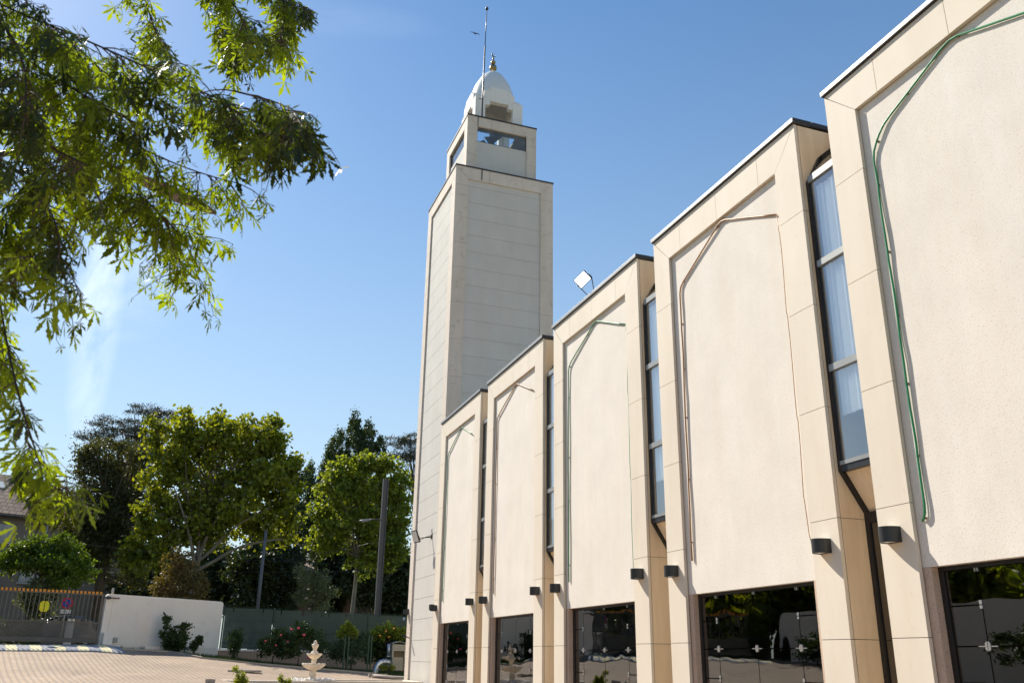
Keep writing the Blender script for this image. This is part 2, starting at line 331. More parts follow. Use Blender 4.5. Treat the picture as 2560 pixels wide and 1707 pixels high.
mb.f = [(i*ny+j, (i+1)*ny+j, (i+1)*ny+j+1, i*ny+j+1) for i in range(nx-1) for j in range(ny-1)]; mb.sm = [False]*len(mb.f)
struct(mb.build('ground', M_['grass']))
# paving edge on the court
edge = [atg(262, 1622), atg(300, 1623), atg(420, 1630), atg(500, 1645), atg(640, 1660), atg(760, 1670), atg(860, 1678), atg(940, 1685)]
edge = [Vector((e.x, min(e.y, bound(e.x)-.4), 0)) for e in edge]
pts = [(-14.3, bound(-14.3)-.02), (-3.3, bound(-3.3)-.02)] + [(e.x, e.y) for e in edge] + [(edge[-1].x+.25, 39.6), (8.5, 39.0)]
mb = MB()
def strip(poly_top, ybot, dz, n=24):
    for (x0, y0), (x1, y1) in zip(poly_top[:-1], poly_top[1:]):
        k = max(1, int(abs(x1-x0)/1.2))
        for i in range(k):
            a = i/k; b = (i+1)/k; xa = x0+(x1-x0)*a; ya = y0+(y1-y0)*a; xb = x0+(x1-x0)*b; yb = y0+(y1-y0)*b
            yy = [ybot + (ya-ybot)*j/n for j in range(n+1)]; y2 = [ybot + (yb-ybot)*j/n for j in range(n+1)]
            for j in range(n):
                q = [(xa, yy[j]), (xb, y2[j]), (xb, y2[j+1]), (xa, yy[j+1])]
                mb.add([(x, y, ground(x, y)+dz) for x, y in q], [(0, 1, 2, 3)])
strip(pts, -25, .0); strip([(8.5, 38.6), (10.2, 38.6)], -25, .0)
struct(mb.build('courtyard_paving', M_['paver']))
# street beyond the boundary
mb = MB(); mb.add([(-300, -10, 1.905), (-3.3, 51, 1.905), (200, 60, 1.905), (200, 67, 1.905), (-3.3, 58, 1.905), (-300, -3, 1.905)], [(0, 1, 4, 5), (1, 2, 3, 4)])
struct(mb.build('street', M_['asphalt']))
# kerb along the planting bed
mb = MB()
for a, b in zip(edge[:-1], edge[1:]):
    d = (b-a); n = Vector((-d.y, d.x, 0)).normalized()*.14
    za, zb = ground(a.x, a.y), ground(b.x, b.y)
    q = [Vector((a.x, a.y, za-.05)), Vector((b.x, b.y, zb-.05)), Vector((b.x+n.x, b.y+n.y, zb-.05)), Vector((a.x+n.x, a.y+n.y, za-.05))]
    mb.add(q+[p+Vector((0, 0, .13)) for p in q], [(3, 2, 1, 0), (4, 5, 6, 7), (0, 1, 5, 4), (1, 2, 6, 5), (2, 3, 7, 6), (3, 0, 4, 7)])
struct(mb.build('bed_kerb', M_['kerb']))
# grass tufts in the bed
def leafcloud(centers, sizes, axis_bias=None, aspect=.55):
    """many leaf-shaped quads: centers (n,3), sizes (n,)"""
    n = len(centers); a = rng.normal(size=(n, 3))
    if axis_bias is not None: a = a*(1-abs(np.array(axis_bias)))+np.array(axis_bias)*2.2
    a /= np.linalg.norm(a, axis=1)[:, None]; b = rng.normal(size=(n, 3)); b -= a*(a*b).sum(1)[:, None]; b /= np.linalg.norm(b, axis=1)[:, None]
    c = np.cross(a, b); s = sizes[:, None]; w_ = s*aspect
    v = np.stack([centers, centers+a*s*.38+b*w_*.5+c*s*.06, centers+a*s*.7+b*w_*.38, centers+a*s, centers+a*s*.62-b*w_*.45, centers+a*s*.25-b*w_*.4+c*s*.05], 1).reshape(-1, 3)
    return v
def mesh_np(name, v, nv, mat_, parent=None):
    me = bpy.data.meshes.new(name); n = len(v)//nv
    me.vertices.add(len(v)); me.vertices.foreach_set('co', v.astype(np.float32).ravel())
    me.loops.add(n*nv); me.loops.foreach_set('vertex_index', np.arange(n*nv, dtype=np.int32))
    me.polygons.add(n); me.polygons.foreach_set('loop_start', np.arange(0, n*nv, nv, dtype=np.int32)); me.polygons.foreach_set('loop_total', np.full(n, nv, dtype=np.int32))
    me.update(calc_edges=True); me.materials.append(mat_)
    o = bpy.data.objects.new(name, me); col.objects.link(o)
    if parent is not None: o.parent = parent; o.matrix_parent_inverse = Matrix.Translation(-parent_loc(parent))
    return o
def blades(pts_, h, name, mat_):
    p = np.array(pts_); n = len(p); hh = h*rng.uniform(.5, 1.3, n)
    d = rng.normal(size=(n, 3))*.25; d[:, 2] = 1; s = rng.normal(size=(n, 3)); s[:, 2] = 0; s /= np.linalg.norm(s, axis=1)[:, None]
    v = np.stack([p-s*.008, p+s*.008, p+d*hh[:, None]], 1).reshape(-1, 3)
    return mesh_np(name, v, 3, mat_)
gp = []
while len(gp) < 14000:
    x = rng.uniform(-2.5, 13.5); y = rng.uniform(38, 50.5)
    ye = np.interp(x, [e.x for e in edge]+[14], [e.y for e in edge]+[40.3])+.2
    if y > ye and y < bound(x)-.15 and not (9.3 < x < 14.3 and y < 39.2): gp.append((x, y, ground(x, y)-.03))
o = blades(gp, .13, 'grass', M_['L_bush']); o['kind'] = 'stuff'

# ------------------------------------------------------------------ prayer hall
XF = 9.0; BAYL = lambda k: 9.867+5.883*(k-1); BW = 5.075; PIL = .64; ZT = 10.6; ZJ = [.235, 1.948, 3.661, 5.374, 7.087, 8.80]
G = .009
hall = thing('prayer_hall', 'long cream stone hall of tall arch-less bays with slit windows and dark glass doors', 'building', (9, 20, -1))
def slab(mb, x0, x1, y0, y1, z0, z1): mb.box((x0, y0+G/2, z0+G/2), (x1, y1-G/2, z1-G/2))
def bay(k):
    L = BAYL(k); Rr = L-BW
    st = MB(); jt = MB()
    zz = [-1.2]+ZJ+[ZT-.1]
    # pilasters of stacked slabs, mitred frame across the top
    for a, b, side in ((Rr, Rr+PIL, 0), (L-PIL, L, 1)):
        for z0, z1 in zip(zz[:-2], zz[1:-1]): slab(st, XF, XF+.06, a, b, z0, z1)
        zi = ZT-.1-PIL
        if side: poly = [(a, ZJ[-1]+G/2), (b-G/2, ZJ[-1]+G/2), (b-G/2, ZT-.1-G*1.5), (a, zi-G)]
        else: poly = [(a+G/2, ZJ[-1]+G/2), (b, ZJ[-1]+G/2), (b, zi-G), (a+G/2, ZT-.1-G*1.5)]
        st.prism([(XF, y, z) for y, z in poly], (.06, 0, 0))
    zi = ZT-.1-PIL; n = 4; ya, yb = Rr+PIL, L-PIL
    xb = [Rr]+[ya+(yb-ya)*t for t in (.13, .5, .87)]+[L]
    for i in range(4):
        y0, y1 = xb[i], xb[i+1]
        if i == 0: poly = [(ya, zi), (y1-G/2, zi), (y1-G/2, ZT-.1), (Rr+G, ZT-.1)]
        elif i == 3: poly = [(y0+G/2, zi), (yb, zi), (L-G, ZT-.1), (y0+G/2, ZT-.1)]
        else: poly = [(y0+G/2, zi), (y1-G/2, zi), (y1-G/2, ZT-.1), (y0+G/2, ZT-.1)]
        st.prism([(XF, y, z) for y, z in poly], (.06, 0, 0))
    fr = st.build('stone_frame', M_['stone'], hall)
    # backing seen in the joints
    jt.box((XF+.014, Rr+.02, -1.3), (XF+.058, Rr+PIL-.012, ZT-.12)); jt.box((XF+.014, L-PIL+.012, -1.3), (XF+.058, L-.02, ZT-.12)); jt.box((XF+.014, Rr+PIL-.011, zi+.012), (XF+.058, L-PIL+.011, ZT-.12))
    jt.build('joint_backing', M_['joint'], fr)
    # inner reveal strips of the frame + field panel
    pn = MB(); x1 = XF+.075
    pn.box((x1, Rr+PIL-.02, 2.815), (x1+.11, L-PIL+.02, ZT-.5))
    pn.build('wall_panel', M_['panel'], hall)
    MB().box((x1, L-.77, -1.3), (x1+.11, L-PIL+.02, 2.812)).build('door_jamb', M_['jamb'], hall); MB().box((x1, Rr+PIL-.03, -1.3), (x1+.11, Rr+PIL+.13, 2.812)).build('door_jamb', M_['jamb'], hall)
    # side returns (facing along the facade)
    for ys, s in ((Rr, 0), (L, 1)):
        rt = MB()
        for z0, z1 in zip(zz[:-1], zz[1:]):
            zt = z1 if z1 != ZT-.1 else ZT-.11
            a = (XF+.072, ys+.004, z0+G/2); b = (9.86, ys+.30, zt-G/2)
            if s: a = (XF+.072, ys-.30, z0+G/2); b = (9.86, ys-.004, zt-G/2)
            rt.box(a, b)
        r_ = rt.build('side_return', M_['stone_ret'], hall)
        jb = MB(); jb.box((XF+.062, ys+.02 if not s else ys-.28, -1.3), (9.84, ys+.28 if not s else ys-.02, ZT-.13)); jb.build('joint_backing', M_['joint'], r_)
    # coping
    cp = MB(); cp.box((XF-.05, Rr-.03, ZT-.085), (XF+.35, L+.03, ZT)); cp.box((XF-.05, Rr-.03, ZT-.0845), (XF+.35, L+.03, ZT+.004))
    cp = MB(); cp.box((XF-.05, Rr-.03, ZT-.085), (XF+.35, L+.03, ZT))
    c_ = cp.build('coping', M_['coping'], hall, bevel=.006)
    fl = MB(); fl.box((XF-.03, Rr-.012, ZT-.10), (XF+.34, L+.012, ZT-.086)); fl.box((XF+.36, Rr-.04, ZT-.09), (9.9, Rr+.3, ZT-.002)); fl.box((XF-.045, Rr-.042, ZT-.088), (XF+.352, Rr-.031, ZT-.002)); fl.build('coping_shade', M_['nearblack'], c_)  # shade below the coping and on its return, put in as dark strips
    # doors
    gx = 9.205; y1, y0 = L-.77, Rr+PIL+.13
    hd = MB()
    hd.box((gx-.018, y1-.085, -1.3), (gx+.05, y1+.06, 2.85)); hd.box((gx-.018, y0-.06, -1.3), (gx+.05, y0+.085, 2.85)); hd.box((gx-.018, y0+.085, 2.76), (gx+.05, y1-.085, 2.85))
    dr = thing_part('glass_doors', hd, M_['frame'])
    yc_ = (L+Rr)/2; verts = [yc_+1.18, yc_+.01, yc_-1.16]; cols_ = [y1-.085]+verts+[y0+.085]
    hz = [-.15, .85, 1.84, 2.72]
    for i in range(4):
        a, b = cols_[i+1], cols_[i]
        if i in (0, 3): lv = [-1.2, -.14, .35, .85, 1.34, 1.84, 2.32, 2.76]
        else: lv = [-1.2, -.14, .85, 1.84, 2.76]
        pm = MB()
        for z0, z1 in zip(lv[:-1], lv[1:]): pm.box((gx, a+.009, z0+.009), (gx+.012, b-.009, z1-.009))
        pm.build('glass_pane', M_['doorglass'], dr)
    # steel patch fittings at the crossings
    for yv in verts:
        for zv in (.85, 1.84):
            f = MB()
            for sy in (-1, 1):
                for sz in (-1, 1):
                    P = [(gx-.016, yv+sy*.006, zv+sz*.006), (gx-.016, yv+sy*.04, zv+sz*.006)]+[(gx-.016, yv+sy*(.006+.036*math.cos(t)), zv+sz*(.006+.050*math.sin(t))) for t in (.4, .8, 1.2)]+[(gx-.016, yv+sy*.006, zv+sz*.056)]
                    f.prism(P, (.012, 0, 0))
            f.box((gx-.010, yv-.14, zv-.006), (gx-.003, yv+.14, zv+.006))
            f.build('patch_fitting', M_['steel'], dr)
        f = MB(); f.box((gx-.013, yv-.030, 2.715), (gx-.003, yv-.008, 2.76)); f.box((gx-.013, yv+.008, 2.715), (gx-.003, yv+.030, 2.76)); f.build('patch_fitting', M_['steel'], dr)
    for yv, zv in ((verts[0], 2.32), (verts[0], 1.34), (verts[2], 2.32), (verts[2], 1.34), (verts[0], .35)):
        f = MB(); f.box((gx-.013, yv-.012, zv+.006), (gx-.003, yv+.03, zv+.055)); f.box((gx-.013, yv-.012, zv-.045), (gx-.003, yv+.03, zv-.006)); f.build('patch_fitting', M_['steel'], dr)
    # lobby behind the glass
    db = MB(); db.box((gx+2.6, y0-.4, -1.3), (gx+2.7, y1+.4, 3.0)); db.box((gx+.1, y0-.4, 2.97), (gx+2.6, y1+.4, 3.05)); db.box((gx+.1, y0-.4, -1.3), (gx+2.6, y1+.4, -1.2))
    db.box((gx+.1, y1+.4, -1.3), (gx+2.7, y1+.5, 3.0)); db.box((gx+.1, y0-.5, -1.3), (gx+2.7, y0-.4, 3.0)); db.build('lobby', M_['dark'], dr)
def thing_part(name, mbx, mt): return mbx.build(name, mt, hall)
for k in range(0, 6): bay(k)
# gaps with bay windows
def gap(k):     # between bay k (near) and bay k+1
    y0, y1 = BAYL(k), BAYL(k+1)-BW; xw = 9.115
    fr = MB(); e = .002
    def prof(x0, z0, x1, z1, t=.05): return None
    # side cheeks of the projecting window: outline strip of black aluminium against each return
    out_ = [(xw, 4.36), (xw, 9.34), (9.42, 9.90), (9.80, 9.90), (9.80, 3.72), (9.53, 3.72)]
    for ya, yb in ((y0+e, y0+.075), (y1-.075, y1-e)):
        inn = [(xw+.012, 4.40), (xw+.012, 9.31), (9.42, 9.84)]
        fr.prism([(x, ya, z) for x, z in [(xw, 4.36), (xw, 9.34), (xw+.07, 9.34), (xw+.07, 4.36)]], (0, yb-ya, 0))
        fr.prism([(x, ya, z) for x, z in [(xw, 9.34), (9.42, 9.90), (9.47, 9.86), (xw+.07, 9.34)]], (0, yb-ya, 0))
        fr.prism([(x, ya, z) for x, z in [(xw, 4.36), (xw+.07, 4.36), (9.58, 3.74), (9.51, 3.74)]], (0, yb-ya, 0))
    fr.prism([(x, y0+e, z) for x, z in [(9.42, 9.90), (9.82, 10.22), (9.82, 10.10), (9.46, 9.82)]], (0, y1-y0-2*e, 0))
    # lower recessed frame
    fr.box((9.50, y1-.08, -1.3), (9.58, y1-e, 3.74)); fr.box((9.50, y0+e, -1.3), (9.58, y0+.06, 3.74)); fr.box((9.495, y0+.06, 3.60), (9.58, y1-.08, 3.76))
    # sill of the projecting part
    fr.box((xw-.004, y0+.075, 4.34), (xw+.09, y1-.075, 4.44))
    f_ = fr.build('slit_window', M_['frame'], hall)
    for z in (5.98, 7.78): MB().box((xw-.02, y0+.075, z-.055), (xw+.06, y1-.075, z+.055)).build('transom', M_['transom'], f_)
    MB().box((xw-.012, y0+.075, 9.30), (xw+.06, y1-.075, 9.42)).build('transom', M_['transom'], f_); MB().box((xw-.018, y0+.075, 4.44), (xw+.05, y1-.075, 4.50)).build('transom', M_['transom'], f_)
    gl = MB()
    for z0, z1 in ((4.50, 5.925), (6.035, 7.725), (7.835, 9.30)): gl.box((xw+.022, y0+.076, z0), (xw+.03, y1-.076, z1))
    gl.prism([(x, y0+.076, z) for x, z in [(xw+.03, 9.42), (9.44, 9.85), (9.45, 9.845), (xw+.04, 9.42)]], (0, y1-y0-.152, 0))
    gl.build('window_glass', M_['winglass'], f_)
    g2 = MB(); g2.box((9.53, y0+.06, -1.2), (9.54, y1-.08, 3.60)); g2.build('lower_glass', M_['doorglass'], f_)
    # soffit under the projecting part, lining behind
    sf = MB(); sf.prism([(x, y0+.075, z) for x, z in [(xw+.07, 4.36), (9.55, 3.77), (9.57, 3.79), (xw+.09, 4.38)]], (0, y1-y0-.15, 0)); sf.build('soffit', M_['stone_ret'], f_)
    cu = MB(); n = 22; yy = [y0+.08+(y1-y0-.24)*i/n for i in range(n+1)]
    for i in range(n):
        xa = 9.19+.02*math.sin(i*1.7)+.01*math.sin(i*.6); xb = 9.19+.02*math.sin((i+1)*1.7)+.01*math.sin((i+1)*.6)
        cu.add([(xa, yy[i], 5.2), (xb, yy[i+1], 5.2), (xb, yy[i+1], 9.2), (xa, yy[i], 9.2)], [(0, 1, 2, 3)], True)
    cu.build('curtain', M_['curtain'], f_)
    bk = MB(); bk.box((9.90, y0-.2, 3.9), (9.95, y1+.2, 10.2)); bk.box((9.95, y0-.2, -1.3), (10.0, y1+.2, 3.9)); bk.build('lining', M_['dark'], f_)
    # parapet strip over the recess
    pr = MB(); pr.box((9.84, y0-.25, 10.22), (9.92, y1+.25, ZT-.1)); pr.build('recess_parapet', M_['stone_ret'], hall)
for k in range(0, 5): gap(k)
bl = BAYL(5)
body = MB(); body.box((9.93, BAYL(0)-BW+.31, -1.3), (9.96, BAYL(0)-.31, -1.2))
body.box((12.2, BAYL(0)-BW+.05, -1.3), (26, bl-.05, 10.35)); body.box((9.9, BAYL(0)-BW+.1, 10.3), (12.2, bl-.1, 10.36)); body.box((9.9, bl-.29, -1.3), (12.2, bl-.02, 10.3)); body.box((9.9, BAYL(0)-BW+.02, -1.3), (12.2, BAYL(0)-BW+.29, 10.3))
body.build('rear_block', M_['stone_ret'], hall)

# ------------------------------------------------------------------ minaret
X0, X1, Y0, Y1, TZ = 9.35, 14.20, 34.20, 39.12, 23.2
mina = thing('minaret', 'tall square minaret with grey panels, set-back belfry and white dome', 'tower', (11.8, 36.6, 0))
def tier(x0, x1, y0, y1, z0, z1, pw, tw, joints, pj, prefix, opening=None, zb=None):
    """stone frame on each face, recessed panels in rows"""
    st = MB(); jt = MB(); pn = MB(); rc = .07; T = .10
    for face in range(4):
        # local frame: a runs along the face, d outward
        if face == 0: O, A, D = Vector((x0, y0, 0)), Vector((1, 0, 0)), Vector((0, -1, 0)); Wd = x1-x0     # -Y side
        if face == 1: O, A, D = Vector((x0, y1, 0)), Vector((0, -1, 0)), Vector((-1, 0, 0)); Wd = y1-y0    # -X front
        if face == 2: O, A, D = Vector((x1, y0, 0)), Vector((0, 1, 0)), Vector((1, 0, 0)); Wd = y1-y0
        if face == 3: O, A, D = Vector((x1, y1, 0)), Vector((-1, 0, 0)), Vector((0, 1, 0)); Wd = x1-x0
        def pz(a, z, d=0): return O+A*a+D*d+Vector((0, 0, z))
        def plate(mbx, poly, d0, d1): mbx.prism([pz(a, z, d0) for a, z in poly], D*(d1-d0))
        g = G; e = T if face in (0, 3) else .0      # corner: front/back run full width
        zz = [z0]+[z for z in joints if z0 < z < z1-tw]+[z1]
        for side in (0, 1):
            for i, (za, zb_) in enumerate(zip(zz[:-1], zz[1:])):
                a0, a1 = (0, pw) if side == 0 else (Wd-pw, Wd)
                last = zb_ == z1
                if last: poly = ([(a0+e*0+g/2, za+g/2), (a1, za+g/2), (a1, z1-tw-g), (a0+g/2, z1-2*g)] if side == 0 else [(a0, za+g/2), (a1-g/2, za+g/2), (a1-g/2, z1-2*g), (a0, z1-tw-g)])
                else: poly = [(a0+g/2, za+g/2), (a1-g/2, za+g/2), (a1-g/2, zb_-g/2), (a0+g/2, zb_-g/2)]
                plate(st, poly, -T, 0)
        cuts = [0]+[pw+(Wd-2*pw)*t for t in ((.02,)*0+(.28, .74))]+[Wd]
        for i in range(3):
            p0, p1 = cuts[i], cuts[i+1]
            b0 = pw if i == 0 else p0+g/2; b1 = Wd-pw if i == 2 else p1-g/2
            t0 = g if i == 0 else p0+g/2; t1 = Wd-g if i == 2 else p1-g/2
            plate(st, [(b0, z1-tw), (b1, z1-tw), (t1, z1), (t0, z1)], -T, 0)
        plate(jt, [(.02, z0), (pw-.02, z0), (pw-.02, z1-.02), (.02, z1-.02)], -T+.01, -.018); plate(jt, [(Wd-pw+.02, z0), (Wd-.02, z0), (Wd-.02, z1-.02), (Wd-pw+.02, z1-.02)], -T+.01, -.018)
        plate(jt, [(pw-.01, z1-tw+.02), (Wd-pw+.01, z1-tw+.02), (Wd-pw+.01, z1-.02), (pw-.01, z1-.02)], -T+.01, -.018)
        top = z1-tw if opening is None else opening
        rz = [z0]+[z for z in pj if z0 < z < top-.1]+[top]
        for za, zb_ in zip(rz[:-1], rz[1:]): plate(pn, [(pw-.02, za+.007), (Wd-pw+.02, za+.007), (Wd-pw+.02, zb_-.007), (pw-.02, zb_-.007)], -rc-.12, -rc)
        plate(jt, [(pw-.02, z0), (Wd-pw+.02, z0), (Wd-pw+.02, top-.03), (pw-.02, top-.03)], -rc-.2, -rc-.016)
    a = st.build(prefix+'_frame', M_['tstone'], mina); jt.build('joint_backing', M_['tjoint'], a); pn.build(prefix+'_panels', M_['concrete'], mina)
    cp = MB(); o = .03
    for (xa, ya, xb, yb) in ((x0-o, y0-o, x1+o, y0+.25), (x0-o, y1-.25, x1+o, y1+o), (x0-o, y0+.25, x0+.25, y1-.25), (x1-.25, y0+.25, x1+o, y1-.25)): cp.box((xa, ya, z1+.002), (xb, yb, z1+.07))
    cp.build('coping', M_['darkmetal'], mina)
TJ = [z for z in (-.8, .91, 2.62, 4.33, 6.04, 7.75, 9.46, 11.17, 12.88, 14.59, 16.3, 18.0, 19.2, 20.5, 22.15)]
tier(X0, X1, Y0, Y1, -1, TZ-.07, .63, .62, TJ, [.645+.828*i for i in range(-2, 27)], 'shaft')
i2 = .662; B = (X0+i2, X1-.62, Y0+i2, Y1-.62)
tier(B[0], B[1], B[2], B[3], TZ, 26.45, .51, .52, [24.32, 25.42], [], 'belfry', opening=25.12)
dk = MB(); dk.box((X0+.12, Y0+.12, TZ-.25), (X1-.12, Y1-.12, TZ-.15)); dk.build('shaft_roof', M_['roof'], mina)
dk = MB(); dk.box((B[0]+.12, B[2]+.12, 26.2), (B[1]-.12, 35.7, 26.32)); dk.box((B[0]+.12, 37.65, 26.2), (B[1]-.12, B[3]-.12, 26.32)); dk.box((B[0]+.12, 35.7, 26.2), (10.8, 37.65, 26.32)); dk.box((12.8, 35.7, 26.2), (B[1]-.12, 37.65, 26.32)); dk.box((B[0]+.3, B[2]+.3, 24.3), (B[1]-.3, B[3]-.3, 24.38)); dk.build('belfry_roof', M_['roof'], mina)
# belfry windows: glass + spiral stair inside
for nm, a, b in (('side', (B[0]+.51, B[2]+.10, 25.12), (B[1]-.51, B[2]+.115, 25.93)), ('front', (B[0]+.10, B[2]+.51, 25.12), (B[0]+.115, B[3]-.51, 25.93)), ('rear', (B[0]+.51, B[3]-.115, 25.12), (B[1]-.51, B[3]-.10, 25.93)), ('far', (B[1]-.115, B[2]+.51, 25.12), (B[1]-.10, B[3]-.51, 25.93))):
    g_ = MB().box(a, b).build('belfry_window', M_['belglass'], mina)
    f_ = MB(); f_.box((a[0]-.02, a[1]-.02, 25.12), (a[0]+.03, a[1]+.03, 25.93)); f_.box((b[0]-.03, b[1]-.03, 25.12), (b[0]+.02, b[1]+.02, 25.93)); f_.box((a[0]-.015, a[1]-.015, 25.12), (b[0]+.015, b[1]+.015, 25.15)); f_.build('window_frame', M_['frame'], g_)
s_ = MB(); cx, cy = 11.8, 36.5; s_.tube([(cx, cy, 24.3), (cx, cy, 27.4)], .14, 10)
for i in range(10):
    a = i*.5; s_.prism([(cx, cy, 24.6+i*.17), (cx+1.0*math.cos(a), cy+1.0*math.sin(a), 24.6+i*.17), (cx+1.0*math.cos(a+.5), cy+1.0*math.sin(a+.5), 24.6+i*.17)], (0, 0, .04))
s_.tube([(cx+1.0*math.cos(i*.25), cy+1.0*math.sin(i*.25), 25.3+i*.085) for i in range(16)], .025, 6); s_.build('spiral_stair', M_['coping'], mina)
# lantern with stepped openings
LX0, LX1, LY0, LY1, LZ0, LZ1 = 10.55, 13.06, 35.45, 37.9, 26.3, 28.15
ln = MB(); th = .28
def lface(O, A, N, Wd):
    # outline with a stepped arch opening cut out: pieces around it
    def P(a, z): return O+A*a+Vector((0, 0, z))
    c = Wd/2
    op = [(.76, 0, 1.02), (.55, 1.02, 1.30)]
    for s in (-1, 1):
        ln.prism([P(c+s*.73, LZ0), P(c+s*(Wd/2-.001), LZ0), P(c+s*(Wd/2-.001), LZ1), P(c+s*.73, LZ1)], N*(-th))
        ln.prism([P(c+s*.48, LZ0+1.42), P(c+s*.73, LZ0+1.42), P(c+s*.73, LZ1+.02), P(c+s*.84, LZ1+.02), P(c+s*.80, LZ1+.40), P(c+s*.62, LZ1+.46), P(c+s*.48, LZ1+.62)], N*(-th))
    ln.prism([P(c-.48, LZ0+1.66), P(c+.48, LZ0+1.66), P(c+.48, LZ1+.66), P(c-.48, LZ1+.66)], N*(-th))
lface(Vector((LX0, LY0, 0)), Vector((1, 0, 0)), Vector((0, -1, 0)), LX1-LX0)
lface(Vector((LX0, LY1, 0)), Vector((1, 0, 0)), Vector((0, 1, 0)), LX1-LX0)
lface(Vector((LX0, LY0+th, 0)), Vector((0, 1, 0)), Vector((-1, 0, 0)), LY1-LY0-2*th)
lface(Vector((LX1, LY0+th, 0)), Vector((0, 1, 0)), Vector((1, 0, 0)), LY1-LY0-2*th)
ln.build('lantern', M_['white'], mina, bevel=.02)
DC = (11.81, 36.66, 28.1)
dm = MB(); dm.lathe(DC, [(1.18, -.05), (1.16, .3), (1.14, .7), (1.10, .98), (1.03, 1.25), (.94, 1.52), (.81, 1.78), (.66, 2.05), (.52, 2.23), (.38, 2.37), (.22, 2.46), (.10, 2.50), (.01, 2.53)], 48)
dm.build('dome', M_['dome'], mina)
fi = MB(); fi.tube([(DC[0], DC[1], 30.6), (DC[0], DC[1], 31.62)], .025, 8); fi.ball((DC[0], DC[1], 30.93), .2, 18); fi.ball((DC[0], DC[1], 31.28), .13, 16); fi.ball((DC[0], DC[1], 31.52), .065, 12)
fn = fi.build('finial', M_['gold'], mina)
cr = MB(); n = 20; oc = []
c0 = Vector((DC[0]+.02, DC[1], 31.77))
for i in range(n+1):
    a = R_(-235+ i*290/n); oc.append(c0+Vector((.12*math.cos(a+R_(0)), 0, .12*math.sin(a))))
inn = []
for i in range(n+1):
    a = R_(-235+i*290/n); inn.append(c0+Vector((.030, 0, .022))+Vector((.085*math.cos(a), 0, .085*math.sin(a))))
mbv = []
for i in range(n): cr.prism([oc[i], oc[i+1], inn[i+1], inn[i]], (0, .02, 0))
cr.build('crescent', M_['gold'], fn)
pole = MB(); pole.tube([(10.71, 34.80, 26.45), (10.71, 34.80, 27.6), (10.76, 34.82, 30.7)], .038, 8); pole.tube([(10.76, 34.82, 30.7), (10.80, 34.83, 32.95)], .022, 8)
pole.ball((10.80, 34.83, 33.02), .09, 10); pole.tube([(10.80, 34.83, 33.02), (10.805, 34.83, 33.28)], [.02, .004], 6); pole.tube([(10.50, 34.8, 27.45), (10.72, 34.8, 27.47)], .02, 6)
tag(pole.build('antenna_mast', M_['darkmetal']), 'thin dark mast with a ball at its tip fixed to the minaret roof', 'mast')
# drain pipe stub seen on both parapets
dp = MB(); dp.box((10.52, B[2]-.03, 25.93), (10.545, B[2]-.003, 26.47)); dp.box((X0+1.26-.02, Y0-.03, TZ-.62), (X0+1.30-.02, Y0-.004, TZ)); dp.build('drain_strip', M_['darkmetal'], mina)

# ------------------------------------------------------------------ wall lamps
def wall_lamp(x, y, z, label, sc=1):
    t = thing('wall_lamp', label, 'lamp', (x, y, z), 'half-round wall lamps on the stone piers')
    W2, D_, H = .135*sc, .225*sc, .105*sc
    ho = MB(); n = 14; prof = [(x-D_*math.sin(math.pi*i/n)**.75, y+W2*math.cos(math.pi*i/n)) for i in range(n+1)]
    pi_ = [(x-(D_-.02)*math.sin(math.pi*i/n)**.75-.001, y+(W2-.02)*math.cos(math.pi*i/n)) for i in range(n+1)]
    for i in range(n):
        a, b, c, d = prof[i], prof[i+1], pi_[i+1], pi_[i]
        ho.add([(*a, z-H), (*b, z-H), (*b, z+H), (*a, z+H)], [(0, 1, 2, 3)], True)
        ho.add([(*a, z-H), (*b, z-H), (*c, z-H), (*d, z-H)], [(0, 3, 2, 1)]); ho.add([(*a, z+H), (*b, z+H), (*c, z+H), (*d, z+H)], [(0, 1, 2, 3)])
        ho.add([(*d, z-H), (*c, z-H), (*c, z+H), (*d, z+H)], [(3, 2, 1, 0)], True)
    ho.box((x-.012, y-W2, z-H), (x-.001, y+W2, z+H))
    ho.build('housing', M_['lamp'], t)
    for s in (-1, 1):
        le = MB(); le.prism([(px_, py_, z+s*(H-.012)) for px_, py_ in pi_], (0, 0, -s*.006)); le.build('lens', M_['lens'], t)
    return t
nm = {1: 'first', 2: 'second', 3: 'third', 4: 'fourth', 5: 'fifth'}
for k in range(1, 6):
    desc = {1: 'under the thick green tube, nearest slit window on its left', 2: 'at the amber tubed panel, left of the wide door glass', 3: 'at the panel with thin green tube', 4: 'at the narrow amber tubed panel', 5: 'at the narrowest green tubed panel'}[k]
    if k == 1: wall_lamp(XF, BAYL(k)-.28, 3.27, 'largest and nearest black half-round lamp, beside the thick green tube\'s lower end')
    if k > 1:
        wall_lamp(XF, BAYL(k)-.28, 3.27+(.02*k if k > 2 else 0), {2: 'black wall lamp on pier left of the big amber-tubed panel', 3: 'black wall lamp on pier left of the full green-tubed panel', 4: 'black wall lamp on pier left of the narrow amber-tubed panel', 5: 'black wall lamp on the last hall pier, touching the minaret corner'}[k])
        wall_lamp(XF, BAYL(k)-BW+.33, 3.27+(.02*k if k > 2 else 0), {2: 'black wall lamp where the thin amber wire ends, right pier of that panel', 3: 'black wall lamp where the thin green wire ends, right pier of that panel', 4: 'black wall lamp right of the narrow amber-tubed panel, over its door glass corner', 5: 'black wall lamp right of the narrowest green-tubed panel'}[k])
wall_lamp(X0, 39.0, 3.50, 'black wall lamp on the minaret\'s outer left pier, against the fence')
wall_lamp(X0, 34.62, 3.48, 'black wall lamp on the minaret, half hidden behind the last hall lamp')

